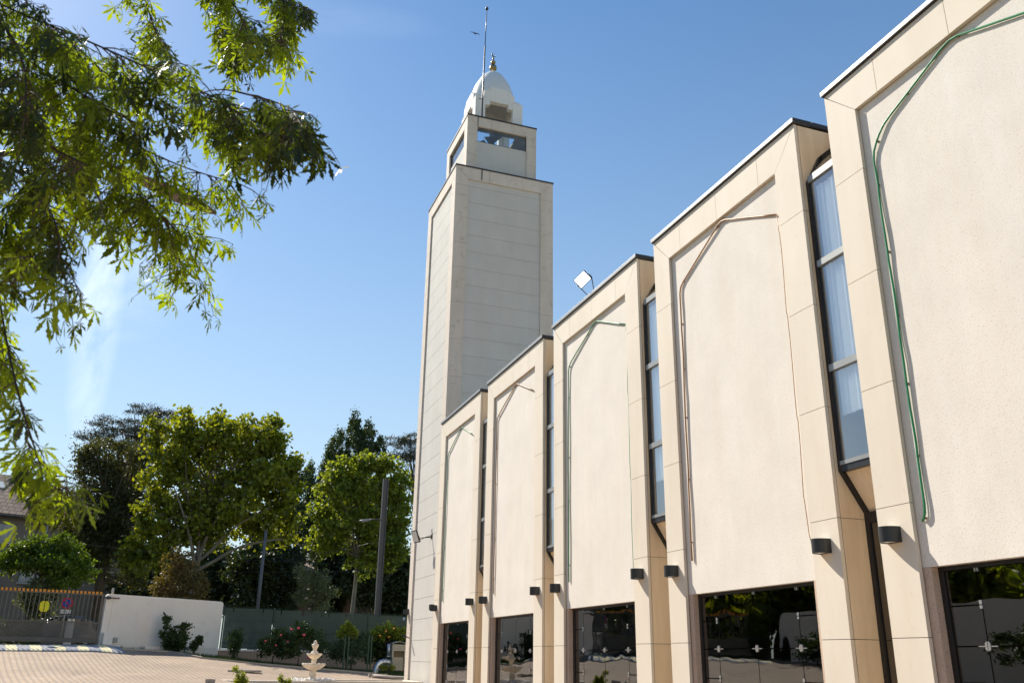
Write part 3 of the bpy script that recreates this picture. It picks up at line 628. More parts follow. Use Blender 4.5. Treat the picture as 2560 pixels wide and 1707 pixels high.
# ------------------------------------------------------------------ light tubes on the panels
def corners(pts, r=.16):
    P = [Vector(p) for p in pts]; Q = [P[0]]
    for i in range(1, len(P)-1):
        a, b, c = P[i-1], P[i], P[i+1]; ra = min(r, (b-a).length*.4); rc = min(r, (c-b).length*.4)
        p0 = b+(a-b).normalized()*ra; p1 = b+(c-b).normalized()*rc; last = Q[-1]; k = int((p0-last).length/.45)
        Q += [last.lerp(p0, j/(k+1)) for j in range(1, k+1)]
        Q += [p0, (p0+p1+b*2)/4, p1]
    k = int((P[-1]-Q[-1]).length/.45); last = Q[-1]; Q += [last.lerp(P[-1], j/(k+1)) for j in range(1, k+1)]
    return Q+[P[-1]]
def smooth(pts, it=2):
    P = [Vector(p) for p in pts]
    for _ in range(it):
        Q = [P[0]]
        for a, b in zip(P[:-1], P[1:]): Q += [a*.75+b*.25, a*.25+b*.75]
        P = Q+[P[-1]]
    return P
def tubeline(pts, mt, r, label, wire=True, right=None):
    t = thing('light_tube', label, 'light tube', (XF, pts[0][0], pts[0][1]))
    P = [(XF+.052, y, z) for y, z in pts]
    # the tube bows a little off the wall between clips
    Q = corners(P)
    Q = [Vector((q.x-.010-.006*math.sin(i*.8), q.y+.005*math.sin(i*1.7), q.z)) for i, q in enumerate(Q)]
    MB().tube(Q, r, 8).build('tube', mt, t)
    if wire:
        W = [Vector((q.x+.012, q.y+.022+.012*math.sin(i*.7), q.z+.012)) for i, q in enumerate(Q)]
        MB().tube(W, .007, 6).build('wire', M_['brownwire'], t)
    cl = MB()
    for i in range(1, len(Q)-1, 4): cl.box((Q[i].x-.004, Q[i].y-.014, Q[i].z-.010), (XF+.075, Q[i].y+.022, Q[i].z+.010))
    cl.build('clips', M_['brownwire'], t)
    if right:
        Rp = corners([(XF+.045, y, z) for y, z in right], .05)
        Rp = [Vector((q.x, q.y+.012*math.sin(i*1.1), q.z)) for i, q in enumerate(Rp)]
        MB().tube(Rp, r*.42, 6).build('thin_wire', mt, t)
L = BAYL(1)
tubeline([(9.10, 3.40), (9.02, 3.46), (9.02, 4.42), (9.02, 5.78), (9.02, 7.13), (9.03, 8.40), (9.03, 8.98), (8.74, 9.30), (7.38, 9.83), (5.62, 9.12)], M_['greentube'], .016, 'thick bright green light tube, on the nearest panel', right=[(5.62, 9.12), (5.56, 8.9), (5.6, 3.5)])
L = BAYL(2)
tubeline([(14.88, 3.42), (14.86, 4.98), (14.83, 6.75), (14.80, 8.06), (14.79, 9.06), (13.12, 9.82), (11.43, 9.10)], M_['coppertube'], .016, 'amber brown light tube arch on the large second panel', right=[(11.43, 9.06), (11.40, 8.76), (11.41, 7.2), (11.41, 5.37), (11.44, 4.09), (11.42, 3.55), (11.36, 3.36)])
tubeline([(20.75, 3.45), (20.74, 6.03), (20.70, 8.37), (20.67, 9.10), (18.96, 9.80), (17.31, 9.11)], M_['greentube'], .015, 'slim green light tube arch on the middle panel, under the roof floodlight', right=[(17.31, 9.11), (17.26, 8.92), (17.29, 7.43), (17.29, 5.41), (17.30, 3.44)])
tubeline([(26.60, 3.5), (26.60, 5.0), (26.61, 7.08), (26.61, 9.10), (24.8, 9.80), (23.28, 9.14)], M_['coppertube'], .016, 'amber brown light tube arch on the narrow fourth panel', right=None)
tubeline([(32.45, 3.58), (32.45, 6.44), (32.46, 9.08), (30.75, 9.79), (29.3, 9.17)], M_['greentube'], .015, 'green light tube arch on the narrowest panel, beside the minaret', right=None)

# ------------------------------------------------------------------ floodlights
def floodlight(c, aim, w2, h2, label, mount, lit=0, up=Vector((0, 0, 1))):
    t = thing('floodlight', label, 'floodlight', mount)
    aim = Vector(aim).normalized(); s = aim.cross(up).normalized(); u = s.cross(aim).normalized(); c = Vector(c)
    def P(a, b, d): return c+s*a+u*b+aim*d
    hb = MB()
    hb.add([P(-w2, -h2, 0), P(w2, -h2, 0), P(w2, h2, 0), P(-w2, h2, 0), P(-w2, -h2, .05), P(w2, -h2, .05), P(w2, h2, .05), P(-w2, h2, .05)], [(0, 3, 2, 1), (4, 5, 6, 7), (0, 1, 5, 4), (1, 2, 6, 5), (2, 3, 7, 6), (3, 0, 4, 7)])
    for i in range(7):
        b = -h2+.03+(2*h2-.06)*i/6
        hb.add([P(-w2*.9, b-.006, -.05), P(w2*.9, b-.006, -.05), P(w2*.9, b+.006, -.05), P(-w2*.9, b+.006, -.05), P(-w2*.9, b-.006, 0), P(w2*.9, b-.006, 0), P(w2*.9, b+.006, 0), P(-w2*.9, b+.006, 0)], [(0, 3, 2, 1), (4, 5, 6, 7), (0, 1, 5, 4), (1, 2, 6, 5), (2, 3, 7, 6), (3, 0, 4, 7)])
    hb.build('housing', M_['lamp'], t)
    gl = MB(); gl.add([P(-w2*.86, -h2*.86, .052), P(w2*.86, -h2*.86, .052), P(w2*.86, h2*.86, .052), P(-w2*.86, h2*.86, .052)], [(0, 1, 2, 3)])
    gl.build('lamp_face', lit if lit else M_['lens'], t)
    br = MB(); mt = Vector(mount)
    br.tube([P(-w2-.015, 0, .02), P(-w2-.015, -h2*.7, -.03), mt+s*(-w2*.5), mt+s*(w2*.5), P(w2+.015, -h2*.7, -.03), P(w2+.015, 0, .02)], .014, 6); br.build('bracket', M_['lamp'], t)
    return t
M_['lit'] = mat('lit floodlight face', (.9, .9, .85), .3, .02, emit=((1, .96, .88), 9))
floodlight((8.90, 19.36, 11.10), (-.62, -.68, -.40), .20, .15, 'lit square floodlight on a bracket on the hall parapet', (9.02, 19.12, 10.62), lit=M_['lit'], up=Vector((-.5, .45, 1)))
floodlight((8.86, 36.25, 6.38), (-.93, -.32, -.40), .20, .26, 'black finned floodlight projecting from the minaret front', (9.1, 36.0, 6.32))
ar = MB(); ar.tube([(9.05, 36.05, 6.32), (9.42, 35.8, 6.34)], .03, 8); ar.tube([(9.42, 35.75, 6.32), (9.38, 35.75, 6.62), (9.42, 35.72, 6.66)], .012, 6); ar.box((9.39, 35.72, 6.26), (9.425, 35.88, 6.42))
for o in col.objects:
    if o.type == 'EMPTY' and o.get('label', '').startswith('black finned'): ar.build('wall_arm', M_['lamp'], o)
sp = MB(); sp.tube([(9.22, 38.55, 2.45), (9.10, 38.62, 2.50)], .05, 8); sp.tube([(9.22, 38.55, 2.45), (9.36, 38.5, 2.4)], .02, 6); sp.box((9.0, 38.55, 2.53), (9.16, 38.7, 2.55))
tag(sp.build('spotlight', M_['lamp']), 'tiny dark spotlight low on the minaret\'s left pier', 'spotlight')

# ------------------------------------------------------------------ boundary: gate, wall, fence
GL, GR = Vector((-12.5, bound(-12.5), 1.93)), Vector((-3.42, 46.58, 1.93))
gd = (GR-GL); gl_ = gd.length; F = frame(GL, gd)
gate = thing('sliding_gate', 'grey steel bar gate with orange studded top rail and yellow sign', 'gate', (GL+GR)/2)
fm = MB(); obox(fm, F, (0, -.04, .10), (gl_, .04, .30)); obox(fm, F, (0, -.03, .96), (gl_, .03, 1.02)); obox(fm, F, (0, -.03, 2.20), (gl_, .03, 2.27))
obox(fm, F, (gl_-.09, -.045, 0), (gl_, .045, 2.33)); fm.build('gate_frame', M_['gate'], gate)
bm_ = MB(); x = .1
while x < gl_-.15: obox(bm_, F, (x, -.018, 1.02), (x+.035, .018, 2.20)); x += .185
bm_.build('upper_bars', M_['gate'], gate)
bm_ = MB(); x = .1
while x < gl_-.15: obox(bm_, F, (x, -.012, .30), (x+.028, .012, .96)); x += .044
bm_.build('lower_bars', M_['gate'], gate)
tr_ = MB(); obox(tr_, F, (0, -.045, 2.27), (gl_, -.0301, 2.34)); obox(tr_, F, (0, .03, 2.271), (gl_, .045, 2.339)); trail = tr_.build('top_rail', M_['nearblack'], gate); x = .05
while x < gl_-.05: st = MB(); obox(st, F, (x, -.055, 2.25), (x+.095, .055, 2.36)); st.build('stud', M_['orange'], trail); x += .17
sg = MB(); c = at(111, 1516, 45.95); a = (Vector((c.x, c.y, 0))-Vector((GL.x, GL.y, 0))).dot(Vector((gd.x, gd.y, 0)).normalized())
sg.prism([F(a+sx*.19, -.055, 1.62+sz) for sx, sz in ((-1, -.14), (-.55, -.23), (.55, -.23), (1, -.14), (1, .14), (.55, .23), (-.55, .23), (-1, .14))], F(0, .01, 0)-F(0, 0, 0)); sg.build('yellow_sign', M_['yellow'], gate)
mk = MB(); obox(mk, F, (a-.012, -.066, 1.40), (a+.012, -.057, 1.84)); mk.build('sign_mark', M_['frame'], gate)
# speed ramp in front of the gate
rf = frame(Vector((GL.x, GL.y, 0)), gd)
def ramp_seg(mbx, x0, x1, taper=0):
    P_ = []
    for b, h in ((-2.7, .0), (-2.45, .07), (-1.1, .09), (-.35, .05), (-.2, .0)):
        r_ = []
        for xx in (x0, x1): p = rf(xx, b, 0); r_.append((p.x, p.y, ground(p.x, p.y)+.008+h))
        P_.append(r_)
    for a_, b_ in zip(P_[:-1], P_[1:]): mbx.add([a_[0], a_[1], b_[1], b_[0]], [(0, 1, 2, 3)])
ramp = thing('speed_ramp', 'yellow and grey striped rubber ramp lying before the gate', 'ramp', rf(6, -.5, 1.9))
M_['rampy'] = mat('faded yellow rubber', (.74, .64, .38), .8, .1, 3); M_['rampg'] = mat('grey rubber', (.27, .28, .31), .8, .12, 3)
ye, gr = MB(), MB(); x = 0; i = 0
while x < gl_+.75:
    w_ = .42 if i % 2 == 0 else .50
    ramp_seg(ye if i % 2 == 0 else gr, x, x+w_); x += w_; i += 1
ye.build('yellow_segments', M_['rampy'], ramp); gr.build('grey_segments', M_['rampg'], ramp)
# white wall with rounded top corners
WL, WR = Vector((-3.36, 46.6, 1.97)), Vector((2.05, 50.02, 1.97)); wd = WR-WL; wl = wd.length; F = frame(WL, wd)
wh = 2.25; r = .16; prof = [(0, -.5), (wl, -.5), (wl, wh-r)]+[(wl-r+r*math.cos(t), wh-r+r*math.sin(t)) for t in [math.pi/2*i/6 for i in range(1, 7)]]+[(r-r*math.sin(t), wh-r+r*math.cos(t)) for t in [math.pi/2*i/6 for i in range(0, 7)]]
wm = MB(); wm.prism([F(a, -.09, z) for a, z in prof], F(0, .18, 0)-F(0, 0, 0))
wall = wm.build('white_wall', M_['whitewall'], bevel=.015); tag(wall, 'smooth white rendered wall with rounded corners between gate and green fence', 'wall')
bx = MB(); obox(bx, F, (.03, -.35, -.0), (.50, -.10, .52)); o = bx.build('gate_motor_box', M_['whitewall'], bevel=.02); tag(o, 'small white motor box at the foot of the wall by the gate', 'box')
bx = MB(); obox(bx, F, (.56, -.30, .10), (.76, -.12, .32)); tag(bx.build('socket_box', M_['coping'], bevel=.01), 'small dark grey box low on the wall beside the motor box', 'box')
bx = MB(); obox(bx, F, (.33, -.12, .52), (.37, -.092, 2.05)); o = bx.build('conduit', M_['whitewall']); tag(o, 'white conduit rising up the left end of the wall', 'pipe')
bx = MB(); bx.tube([F(.30, 0, wh-.02), F(.30, 0, wh+.22)], .055, 10); bx.tube([F(.30, 0, wh+.2), F(.30, 0, wh+.28)], [.055, .03], 10); tag(bx.build('beacon_light', M_['beige']), 'small cream beacon standing on the wall\'s left end', 'beacon')
bx = MB(); obox(bx, F, (-.15, -.16, wh-.2), (.62, -.10, wh-.15)); obox(bx, F, (-.02, -.2, wh-.24), (.16, -.1, wh-.12)); tag(bx.build('gate_guide', M_['darkmetal']), 'dark metal guide arm holding the gate at the wall top', 'bracket')
for a, b, lab in ((-.05, .75, 'low white concrete block under the motor box'), (2.05, 3.35, 'low white concrete block left of the dark bush'), (3.9, 5.95, 'long low white plinth right of the dark bush')):
    bx = MB(); p = F(a, -.4, 0); q = F(b, -.4, 0)
    obox(bx, F, (a, -.55, min(ground(p.x, p.y), ground(q.x, q.y))-2.05), (b, -.20, -.02 if a < 3 else .0)); tag(bx.build('concrete_block', M_['whitewall'], bevel=.02), lab, 'block')
# fence
fe = thing('panel_fence', 'dark green mesh fence with privacy slats on a low wall', 'fence', (2.2, 50.1, 1.9))
P0 = Vector((2.18, 50.12, 0)); P1 = Vector((15.6, 51.45, 0)); fd = P1-P0; F = frame(P0, fd); fl_ = fd.length
def ftop(a): return 4.02-.012*a
x = 0; k = 0
while x < fl_-.3:
    x1 = min(x+2.6, fl_)
    pm = MB()
    zt = ftop(x+1.2); n = int((x1-x-.1)/.055)
    for i in range(n):
        a = x+.06+i*.055; obox(pm, F, (a, .004, 1.92), (a+.047, .010, zt-.07-(.22 if random.random() < .06 else 0)))
    pn_ = pm.build('slat_panel', M_['fence'], fe)
    wm = MB()
    for i in range(n+1):
        a = x+.055+i*.055; obox(wm, F, (a-.004, -.006, 1.92), (a+.002, .0, zt))
    for z in (1.97, 2.2, 2.75, 3.3, 3.8, zt-.02): obox(wm, F, (x+.05, -.014, z), (x1-.05, -.007, z+.012))
    wm.build('wire_mesh', M_['greenmetal'], pn_)
    pp = MB(); obox(pp, F, (x-.035, -.04, 1.6), (x+.035, .04, zt+.05)); pp.build('post', M_['greenmetal'], fe)
    x = x1
lw = MB(); obox(lw, F, (-.1, -.12, .3), (fl_, .2, 1.80)); lwo = tag(lw.build('low_wall', M_['tan']), 'low tan rendered wall with a white cap carrying the green fence', 'wall')
lw = MB(); obox(lw, F, (-.14, -.16, 1.805), (fl_, .22, 1.90)); lw.build('wall_cap', M_['whitewall'], lwo)
# ------------------------------------------------------------------ fountain in its pool
rim = MB(); n = 16
zc = .74
outl = [(9.30, 35.6), (9.30, 38.6)]+[(3.2, 38.6)]+[(3.2+1.5*math.cos(t), 37.1+1.5*math.sin(t)) for t in [math.pi/2+math.pi*i/n for i in range(1, n)]]+[(3.2, 35.6)]
inl = [(9.10, 35.85), (9.10, 38.35)]+[(3.2, 38.35)]+[(3.2+1.25*math.cos(t), 37.1+1.25*math.sin(t)) for t in [math.pi/2+math.pi*i/n for i in range(1, n)]]+[(3.2, 35.85)]
N = len(outl); vs = [(x, y, zc-1.1) for x, y in outl]+[(x, y, zc) for x, y in outl]+[(x, y, zc) for x, y in inl]+[(x, y, zc-.4) for x, y in inl]
fs = []
for i in range(N):
    j = (i+1) % N; fs += [(i, j, N+j, N+i), (N+i, N+j, 2*N+j, 2*N+i), (2*N+i, 2*N+j, 3*N+j, 3*N+i)]
rim.add(vs, fs); tag(rim.build('pool_rim', M_['stone'], bevel=.02), 'long low cream stone rim around the fountain bed', 'planter')
bed = MB(); bed.add([(x, y, zc-.12) for x, y in inl], [tuple(range(N))]); tag(bed.build('fountain_bed', M_['kerb']), 'pale gravel bed inside the stone rim around the fountain', 'bed')
FC = Vector((5.14, 36.6, .78))
ft = thing('tiered_fountain', 'cream tiered stone fountain with scalloped bowls among white pebbles', 'fountain', FC)
sc = lambda nn, am: (lambda a, r, z: 1+am*abs(math.sin(nn*a/2)) if r > .25 else 1)
ped = MB(); ped.lathe(FC, [(0, -.14), (.17, -.14), (.17, .02), (.13, .06), (.12, .12), (.15, .16), (.14, .26), (.11, .30), (.12, .36), (.10, .40), (.10, .55)], 20); ped.build('pedestal', M_['fount'], ft)
b1 = MB(); b1.lathe(FC, [(.06, .30), (.14, .32), (.26, .38), (.36, .45), (.41, .50), (.43, .53), (.42, .56), (.38, .545), (.28, .50), (.10, .46)], 48, scal=sc(14, .06))
for i in range(14):
    a = 2*math.pi*i/14; b1.ball((FC.x+.415*math.cos(a), FC.y+.415*math.sin(a), FC.z+.545), .045, 8)
b1.build('lower_bowl', M_['fount'], ft)
st2 = MB(); st2.lathe(FC, [(.10, .45), (.13, .50), (.10, .56), (.08, .60), (.11, .66), (.09, .72), (.07, .78), (.10, .84)], 20); st2.build('middle_stem', M_['fount'], ft)
b2 = MB(); b2.lathe(FC, [(.06, .70), (.12, .74), (.22, .82), (.27, .88), (.28, .91), (.25, .91), (.16, .88), (.06, .86)], 40, scal=sc(12, .06))
for i in range(11):
    a = 2*math.pi*i/11; b2.ball((FC.x+.27*math.cos(a), FC.y+.27*math.sin(a), FC.z+.91), .034, 8)
b2.build('upper_bowl', M_['fount'], ft)
ur = MB(); ur.lathe(FC, [(.06, .88), (.15, .90), (.16, .94), (.12, 1.0), (.07, 1.04), (.07, 1.08), (.09, 1.13), (.12, 1.19), (.14, 1.24), (.13, 1.27), (.08, 1.29), (.06, 1.30), (.07, 1.34), (.05, 1.39), (.02, 1.42), (0, 1.43)], 24); ur.build('urn', M_['fount'], ft)
pb = MB(); k = 0
for ring, nn in ((.62, 26), (.72, 30), (.82, 34)):
    for i in range(nn):
        a = 2*math.pi*(i+random.uniform(-.3, .3))/nn; rr = ring+random.uniform(-.06, .06)
        pb.ball((FC.x+rr*math.cos(a)*.95, FC.y+rr*math.sin(a)*.85, .74+random.uniform(-.02, .05)), random.uniform(.05, .085), 8, (1, 1, .7), .12)
o = pb.build('pebble_ring', M_['pebble']); o['kind'] = 'stuff'
# planters, slab
def planter(c, s, h, label):
    b = MB(); x, y, z = c; e = .05
    vs = [(x-s*.8, y-s*.8, z), (x+s*.8, y-s*.8, z), (x+s*.8, y+s*.8, z), (x-s*.8, y+s*.8, z), (x-s, y-s, z+h), (x+s, y-s, z+h), (x+s, y+s, z+h), (x-s, y+s, z+h), (x-s+e, y-s+e, z+h), (x+s-e, y-s+e, z+h), (x+s-e, y+s-e, z+h), (x-s+e, y+s-e, z+h), (x-s+e, y-s+e, z+h-.08), (x+s-e, y-s+e, z+h-.08), (x+s-e, y+s-e, z+h-.08), (x-s+e, y+s-e, z+h-.08)]
    b.add(vs, [(3, 2, 1, 0), (0, 1, 5, 4), (1, 2, 6, 5), (2, 3, 7, 6), (3, 0, 4, 7), (4, 5, 9, 8), (5, 6, 10, 9), (6, 7, 11, 10), (7, 4, 8, 11), (8, 9, 13, 12), (9, 10, 14, 13), (10, 11, 15, 14), (11, 8, 12, 15), (12, 13, 14, 15)])
    return tag(b.build('stone_planter', M_['kerb']), label, 'planter')
p = at(526, 1697, 34.5); planter((p.x, p.y, p.z-.33), .17, .34, 'square empty concrete planter at the paving\'s lower middle')
p = at(608, 1692, 40); z = ground(p.x, p.y); b = MB(); b.box((p.x-.65, p.y-.12, z+.006), (p.x+.7, p.y+.35, z+.10)); tag(b.build('stone_slab', M_['kerb'], bevel=.01), 'flat stone slab lying on the paving left of the fountain', 'slab')
p = at(975, 1691, 41.0)
b = MB(); b.tube([(8.55, 41.6, ground(8.5, 41.6)+.08), (9.3, 41.0, ground(9.3, 41)+.08), (11.5, 40.4, ground(11.5, 40.4)+.1)], .08, 6)
for i in range(5): b.box((8.35+i*.16, 41.75-i*.13, ground(8.4, 41.7)-.02), (8.45+i*.16, 41.87-i*.13, ground(8.4, 41.7)+.16))
tag(b.build('stone_edging', M_['kerb']), 'weathered kerbstones edging the grass beside the minaret', 'edging')
# ------------------------------------------------------------------ duct unit by the minaret
U = Vector((10.30, 46.0, 1.03)); un = thing('air_unit', 'beige louvred air unit with arched hood and dark opening', 'air unit', U)
bd = MB(); bd.box((10.33, 45.9, 1.03), (10.88, 46.4, 1.62)); bd.box((10.30, 45.88, 1.93), (10.98, 46.45, 2.24)); bd.box((10.30, 45.88, 1.62), (10.36, 46.45, 1.93)); bd.box((10.92, 45.88, 1.62), (10.98, 46.45, 1.93)); bd.box((10.36, 46.30, 1.62), (10.92, 46.45, 1.93)); bd.build('casing', M_['beige'], un)
dk = MB(); dk.box((10.361, 46.0, 1.621), (10.919, 46.28, 1.929)); dk.build('opening', M_['dark'], un)
lv = MB()
for i in range(15): lv.box((10.345+i*.037, 45.885, 1.06), (10.358+i*.037, 45.899, 1.60))
for i in range(18): lv.box((10.315+i*.037, 45.868, 1.96), (10.325+i*.037, 45.879, 2.22))
lv.build('louvres', M_['kerb'], un)
hdm = MB(); n = 8; pr = [(10.26+.75*i/n, 2.25+.14*math.sin(math.pi*(i+.6)/(n+1.2))) for i in range(n+1)]
for i in range(n): hdm.add([(pr[i][0], 45.83, pr[i][1]), (pr[i+1][0], 45.83, pr[i+1][1]), (pr[i+1][0], 46.5, pr[i+1][1]+.02), (pr[i][0], 46.5, pr[i][1]+.02), (pr[i][0], 45.83, pr[i][1]-.03), (pr[i+1][0], 45.83, pr[i+1][1]-.03)], [(0, 1, 2, 3), (4, 5, 1, 0)])
hdm.build('hood', M_['coping'], un)
sm_ = MB(); sm_.tube([(10.17, 46.15, 2.26), (10.17, 46.15, 1.64)], .09, 12); sm_.tube([(10.17, 46.15, 1.98), (10.17, 46.15, 1.92)], .105, 12); sm_.tube([(10.17, 46.15, 1.68), (10.17, 46.15, 1.63)], .12, 12); sm_.build('side_pipe', M_['duct'], un)
du = MB(); Q = [(10.36, 46.1, 1.38), (10.05, 46.1, 1.40), (9.90, 46.08, 1.40), (9.75, 46.04, 1.36), (9.62, 45.98, 1.26), (9.53, 45.93, 1.10), (9.49, 45.9, .90), (9.48, 45.9, .7)]
du.tube(Q, .155, 14)
for q in (1, 2): du.tube([Vector(Q[q])+Vector((.02, 0, 0)), Vector(Q[q])-Vector((.02, 0, 0))], .18, 14)
tag(du.build('ventilation_duct', M_['duct']), 'silver elbow duct running from the beige air unit into the ground', 'duct')
# low green wire gate
lg = thing('wire_gate', 'low dark green wire gate in the planting before the fence', 'gate', (8.4, 45.4, .9))
for xx in (7.80, 7.98, 8.98, 9.12): MB().box((xx-.03, 45.37, .8), (xx+.03, 45.43, 2.62)).build('post', M_['greenmetal'], lg)
wm = MB()
for i in range(26): wm.box((7.98+i*.039, 45.396, 1.0), (7.984+i*.039, 45.402, 2.5))
for i in range(9): wm.box((7.98, 45.39, 1.0+i*.185), (8.98, 45.396, 1.006+i*.185))
wm.box((6.4, 45.39, 2.42), (7.8, 45.40, 2.45))
for i in range(28): wm.box((6.4+i*.05, 45.396, 1.1), (6.404+i*.05, 45.402, 2.42))
wm.build('wire_mesh', M_['greenmetal'], lg)

# ------------------------------------------------------------------ trees
def tree(name, label, cat, group, base, ells, leafm, barkm, nleaf, lsize, clump=.55, tr=.25, shell=.6, bias=None, aspect=.6, flat=.8, limbs=26, lean=None, clsz=60, trunk_top=None, leaves_name='crown'):
    """ells: (centre Vector, rx, ry, rz)"""
    t = thing(name, label, cat, base, group)
    if shell > .4:
        sat = []
        for c, rx, ry, rz in ells:
            if rx < .9: continue
            for _ in range(4):
                d = rng.normal(size=3); d /= np.linalg.norm(d); k = rng.uniform(.22, .42); f = rng.uniform(.92, 1.12)
                sat.append((Vector((c.x+d[0]*rx*f, c.y+d[1]*ry*f, c.z+abs(d[2])*rz*f if rng.random() < .7 else c.z-abs(d[2])*rz*.9)), rx*k, ry*k, rx*k*.9))
        ells = list(ells)+sat
    vol = np.array([e[1]*e[2]*e[3] for e in ells])**.66; vol = vol/vol.sum(); nc = max(8, nleaf//clsz)
    cen = []
    for (c, rx, ry, rz), v in zip(ells, vol):
        k = max(3, int(nc*v)); d = rng.normal(size=(k, 3)); d /= np.linalg.norm(d, axis=1)[:, None]
        r = rng.uniform(0, 1, k)**(1/3); r = np.where(rng.random(k) < shell, rng.uniform(.72, 1.16, k), r)
        cen.append(np.array(c)+d*r[:, None]*np.array([rx, ry, rz]))
    cen = np.concatenate(cen); nc = len(cen); per = max(6, nleaf//nc)
    cs = clump*rng.uniform(.55, 1.35, nc)
    lc = np.repeat(cen, per, 0)+rng.normal(size=(nc*per, 3))*np.repeat(cs, per)[:, None]*np.array([.55, .55, .55*flat])
    v = leafcloud(lc, lsize*rng.uniform(.6, 1.35, len(lc)), bias, aspect)
    mesh_np(leaves_name, v, 6, leafm, t)
    # trunk and limbs
    b = MB(); base = Vector(base); cc = Vector(np.average(cen, axis=0)); tt = Vector(trunk_top) if trunk_top else Vector((base.x*.4+cc.x*.6, base.y*.4+cc.y*.6, base.z+(cc.z-base.z)*.55))
    mid = (base+tt)/2+Vector((random.uniform(-.2, .2), random.uniform(-.2, .2), 0)); tp = Vector((cc.x, cc.y, cc.z+(max(c[2] for c in cen)-cc.z)*.6))
    b.tube([base-Vector((0, 0, .3)), base+Vector((0, 0, .3)), mid, tt, (tt+tp)/2+Vector((random.uniform(-.4, .4), 0, 0)), tp], [tr*1.4, tr*1.1, tr*.9, tr*.75, tr*.4, tr*.08], 9)
    idx = rng.permutation(nc)[:limbs]
    for i in idx:
        e = Vector(cen[i]); f = random.uniform(.55, 1.0); s = tt.lerp(tp, random.uniform(0, .6)) if e.z > tt.z else mid.lerp(tt, f)
        q = (s+e)/2+Vector((random.uniform(-.3, .3), random.uniform(-.3, .3), (s-e).length*random.uniform(-.05, .15)))
        r0 = tr*random.uniform(.25, .42); b.tube([s, s.lerp(q, .5)+Vector((0, 0, .1)), q, e], [r0, r0*.8, r0*.5, r0*.12], 6, cap=False)
    b.build('trunk', barkm, t)
    return t
V = 1/.91875
def E_(Y, lst, dep=1.0):      # ellipses of the photo at 2352 px width -> ellipsoids at distance Y
    o = []
    for cx_, cy_, rx, ry in lst:
        c = at(cx_*V, cy_*V, Y); k = mpp(cx_*V, cy_*V, Y)*V; o.append((Vector((c.x, c.y+random.uniform(-.5, .5)*rx*k*.5, c.z)), rx*k, max(rx, ry)*k*.8*dep, ry*k))
    return o
def base(px, Y, z=1.9): c = at(px*V, 1500, Y); return (c.x, c.y, z)
# cedar, left
tree('cedar_tree', 'dark flat-tiered cedar rising behind the left trees', 'tree', None, base(325, 95), E_(95, [(345, 945, 48, 9), (275, 975, 62, 10), (212, 1002, 40, 6), (300, 1000, 62, 10), (380, 958, 36, 12), (330, 1030, 70, 10), (240, 1020, 40, 7), (190, 1006, 18, 4)]), M_['L_cedar'], M_['bark'], 15000, .26, .6, .45, .3, (0, 0, .35), .2, .3, 60, clsz=60)
tree('oak_tree', 'dark leaved oak between the grey house and the big plane tree', 'tree', None, base(232, 68), E_(68, [(262, 1050, 68, 42), (222, 1100, 50, 55), (290, 1110, 55, 60), (232, 1170, 60, 55), (290, 1190, 50, 50), (190, 1230, 45, 42), (250, 1250, 65, 50), (205, 1290, 45, 35), (305, 1300, 35, 40)]), M_['L_oak'], M_['bark'], 34000, .20, .5, .4, .5, aspect=.5, limbs=70)
# plane tree
tree('plane_tree', 'large bright yellow-green plane tree behind the white wall', 'tree', None, base(445, 60), E_(60, [(455, 975, 62, 42), (560, 1005, 72, 36), (625, 1000, 32, 36), (395, 1020, 65, 50), (500, 1050, 100, 70), (610, 1065, 62, 60), (650, 1120, 36, 60), (570, 1150, 95, 65), (430, 1130, 90, 70), (370, 1180, 45, 50), (345, 1240, 55, 45), (330, 1290, 40, 30), (630, 1200, 52, 50), (520, 1220, 70, 30), (450, 1215, 60, 40)]), M_['L_plane'], M_['palebark'], 34000, .25, .46, .24, .45, aspect=.8, limbs=90, trunk_top=tuple(at(455*V, 1275*V, 60)), clsz=46)
pt = MB()
for P in ([(452, 1290), (480, 1270), (520, 1225), (560, 1195), (620, 1165)], [(450, 1310), (490, 1290), (545, 1255), (620, 1240), (650, 1238)], [(452, 1300), (470, 1240), (505, 1180), (520, 1120)], [(450, 1320), (440, 1250), (425, 1190), (400, 1120)], [(455, 1280), (458, 1200), (462, 1120)]):
    Q = smooth([at(x*V, y*V, 59.6-i*.35) for i, (x, y) in enumerate(P)], 2); pt.tube(Q, [.13-.10*i/len(Q) for i in range(len(Q))], 7)
for o in list(col.objects):
    if o.name.startswith('plane_tree'): pt.build('limb', M_['palebark'], o)
tree('evergreen_tree', 'dark evergreen filling the gap right of the plane tree', 'tree', None, base(660, 76), E_(76, [(668, 1110, 26, 60), (655, 1200, 38, 70), (665, 1290, 42, 70), (640, 1370, 50, 50)]), M_['L_dark'], M_['bark'], 16000, .22, .5, .35, .5, limbs=40)
tree('poplar_tree', 'dark columnar poplar with several pointed tops', 'tree', None, base(800, 88), E_(88, [(813, 985, 13, 32), (812, 965, 6, 16), (811, 1030, 20, 56), (777, 1035, 17, 40), (778, 1012, 6, 18), (845, 1015, 15, 42), (870, 1050, 13, 44), (757, 1060, 13, 44), (708, 1085, 7, 22), (846, 995, 6, 16), (838, 1070, 22, 50), (765, 1100, 22, 50), (800, 1110, 45, 60), (742, 1110, 15, 50), (708, 1115, 13, 42), (716, 1180, 24, 60), (700, 1190, 16, 50), (790, 1200, 60, 60), (730, 1260, 35, 60)]), M_['L_poplar'], M_['bark'], 60000, .2, .26, .25, .5, (0, 0, .5), .6, 1.6, 60)
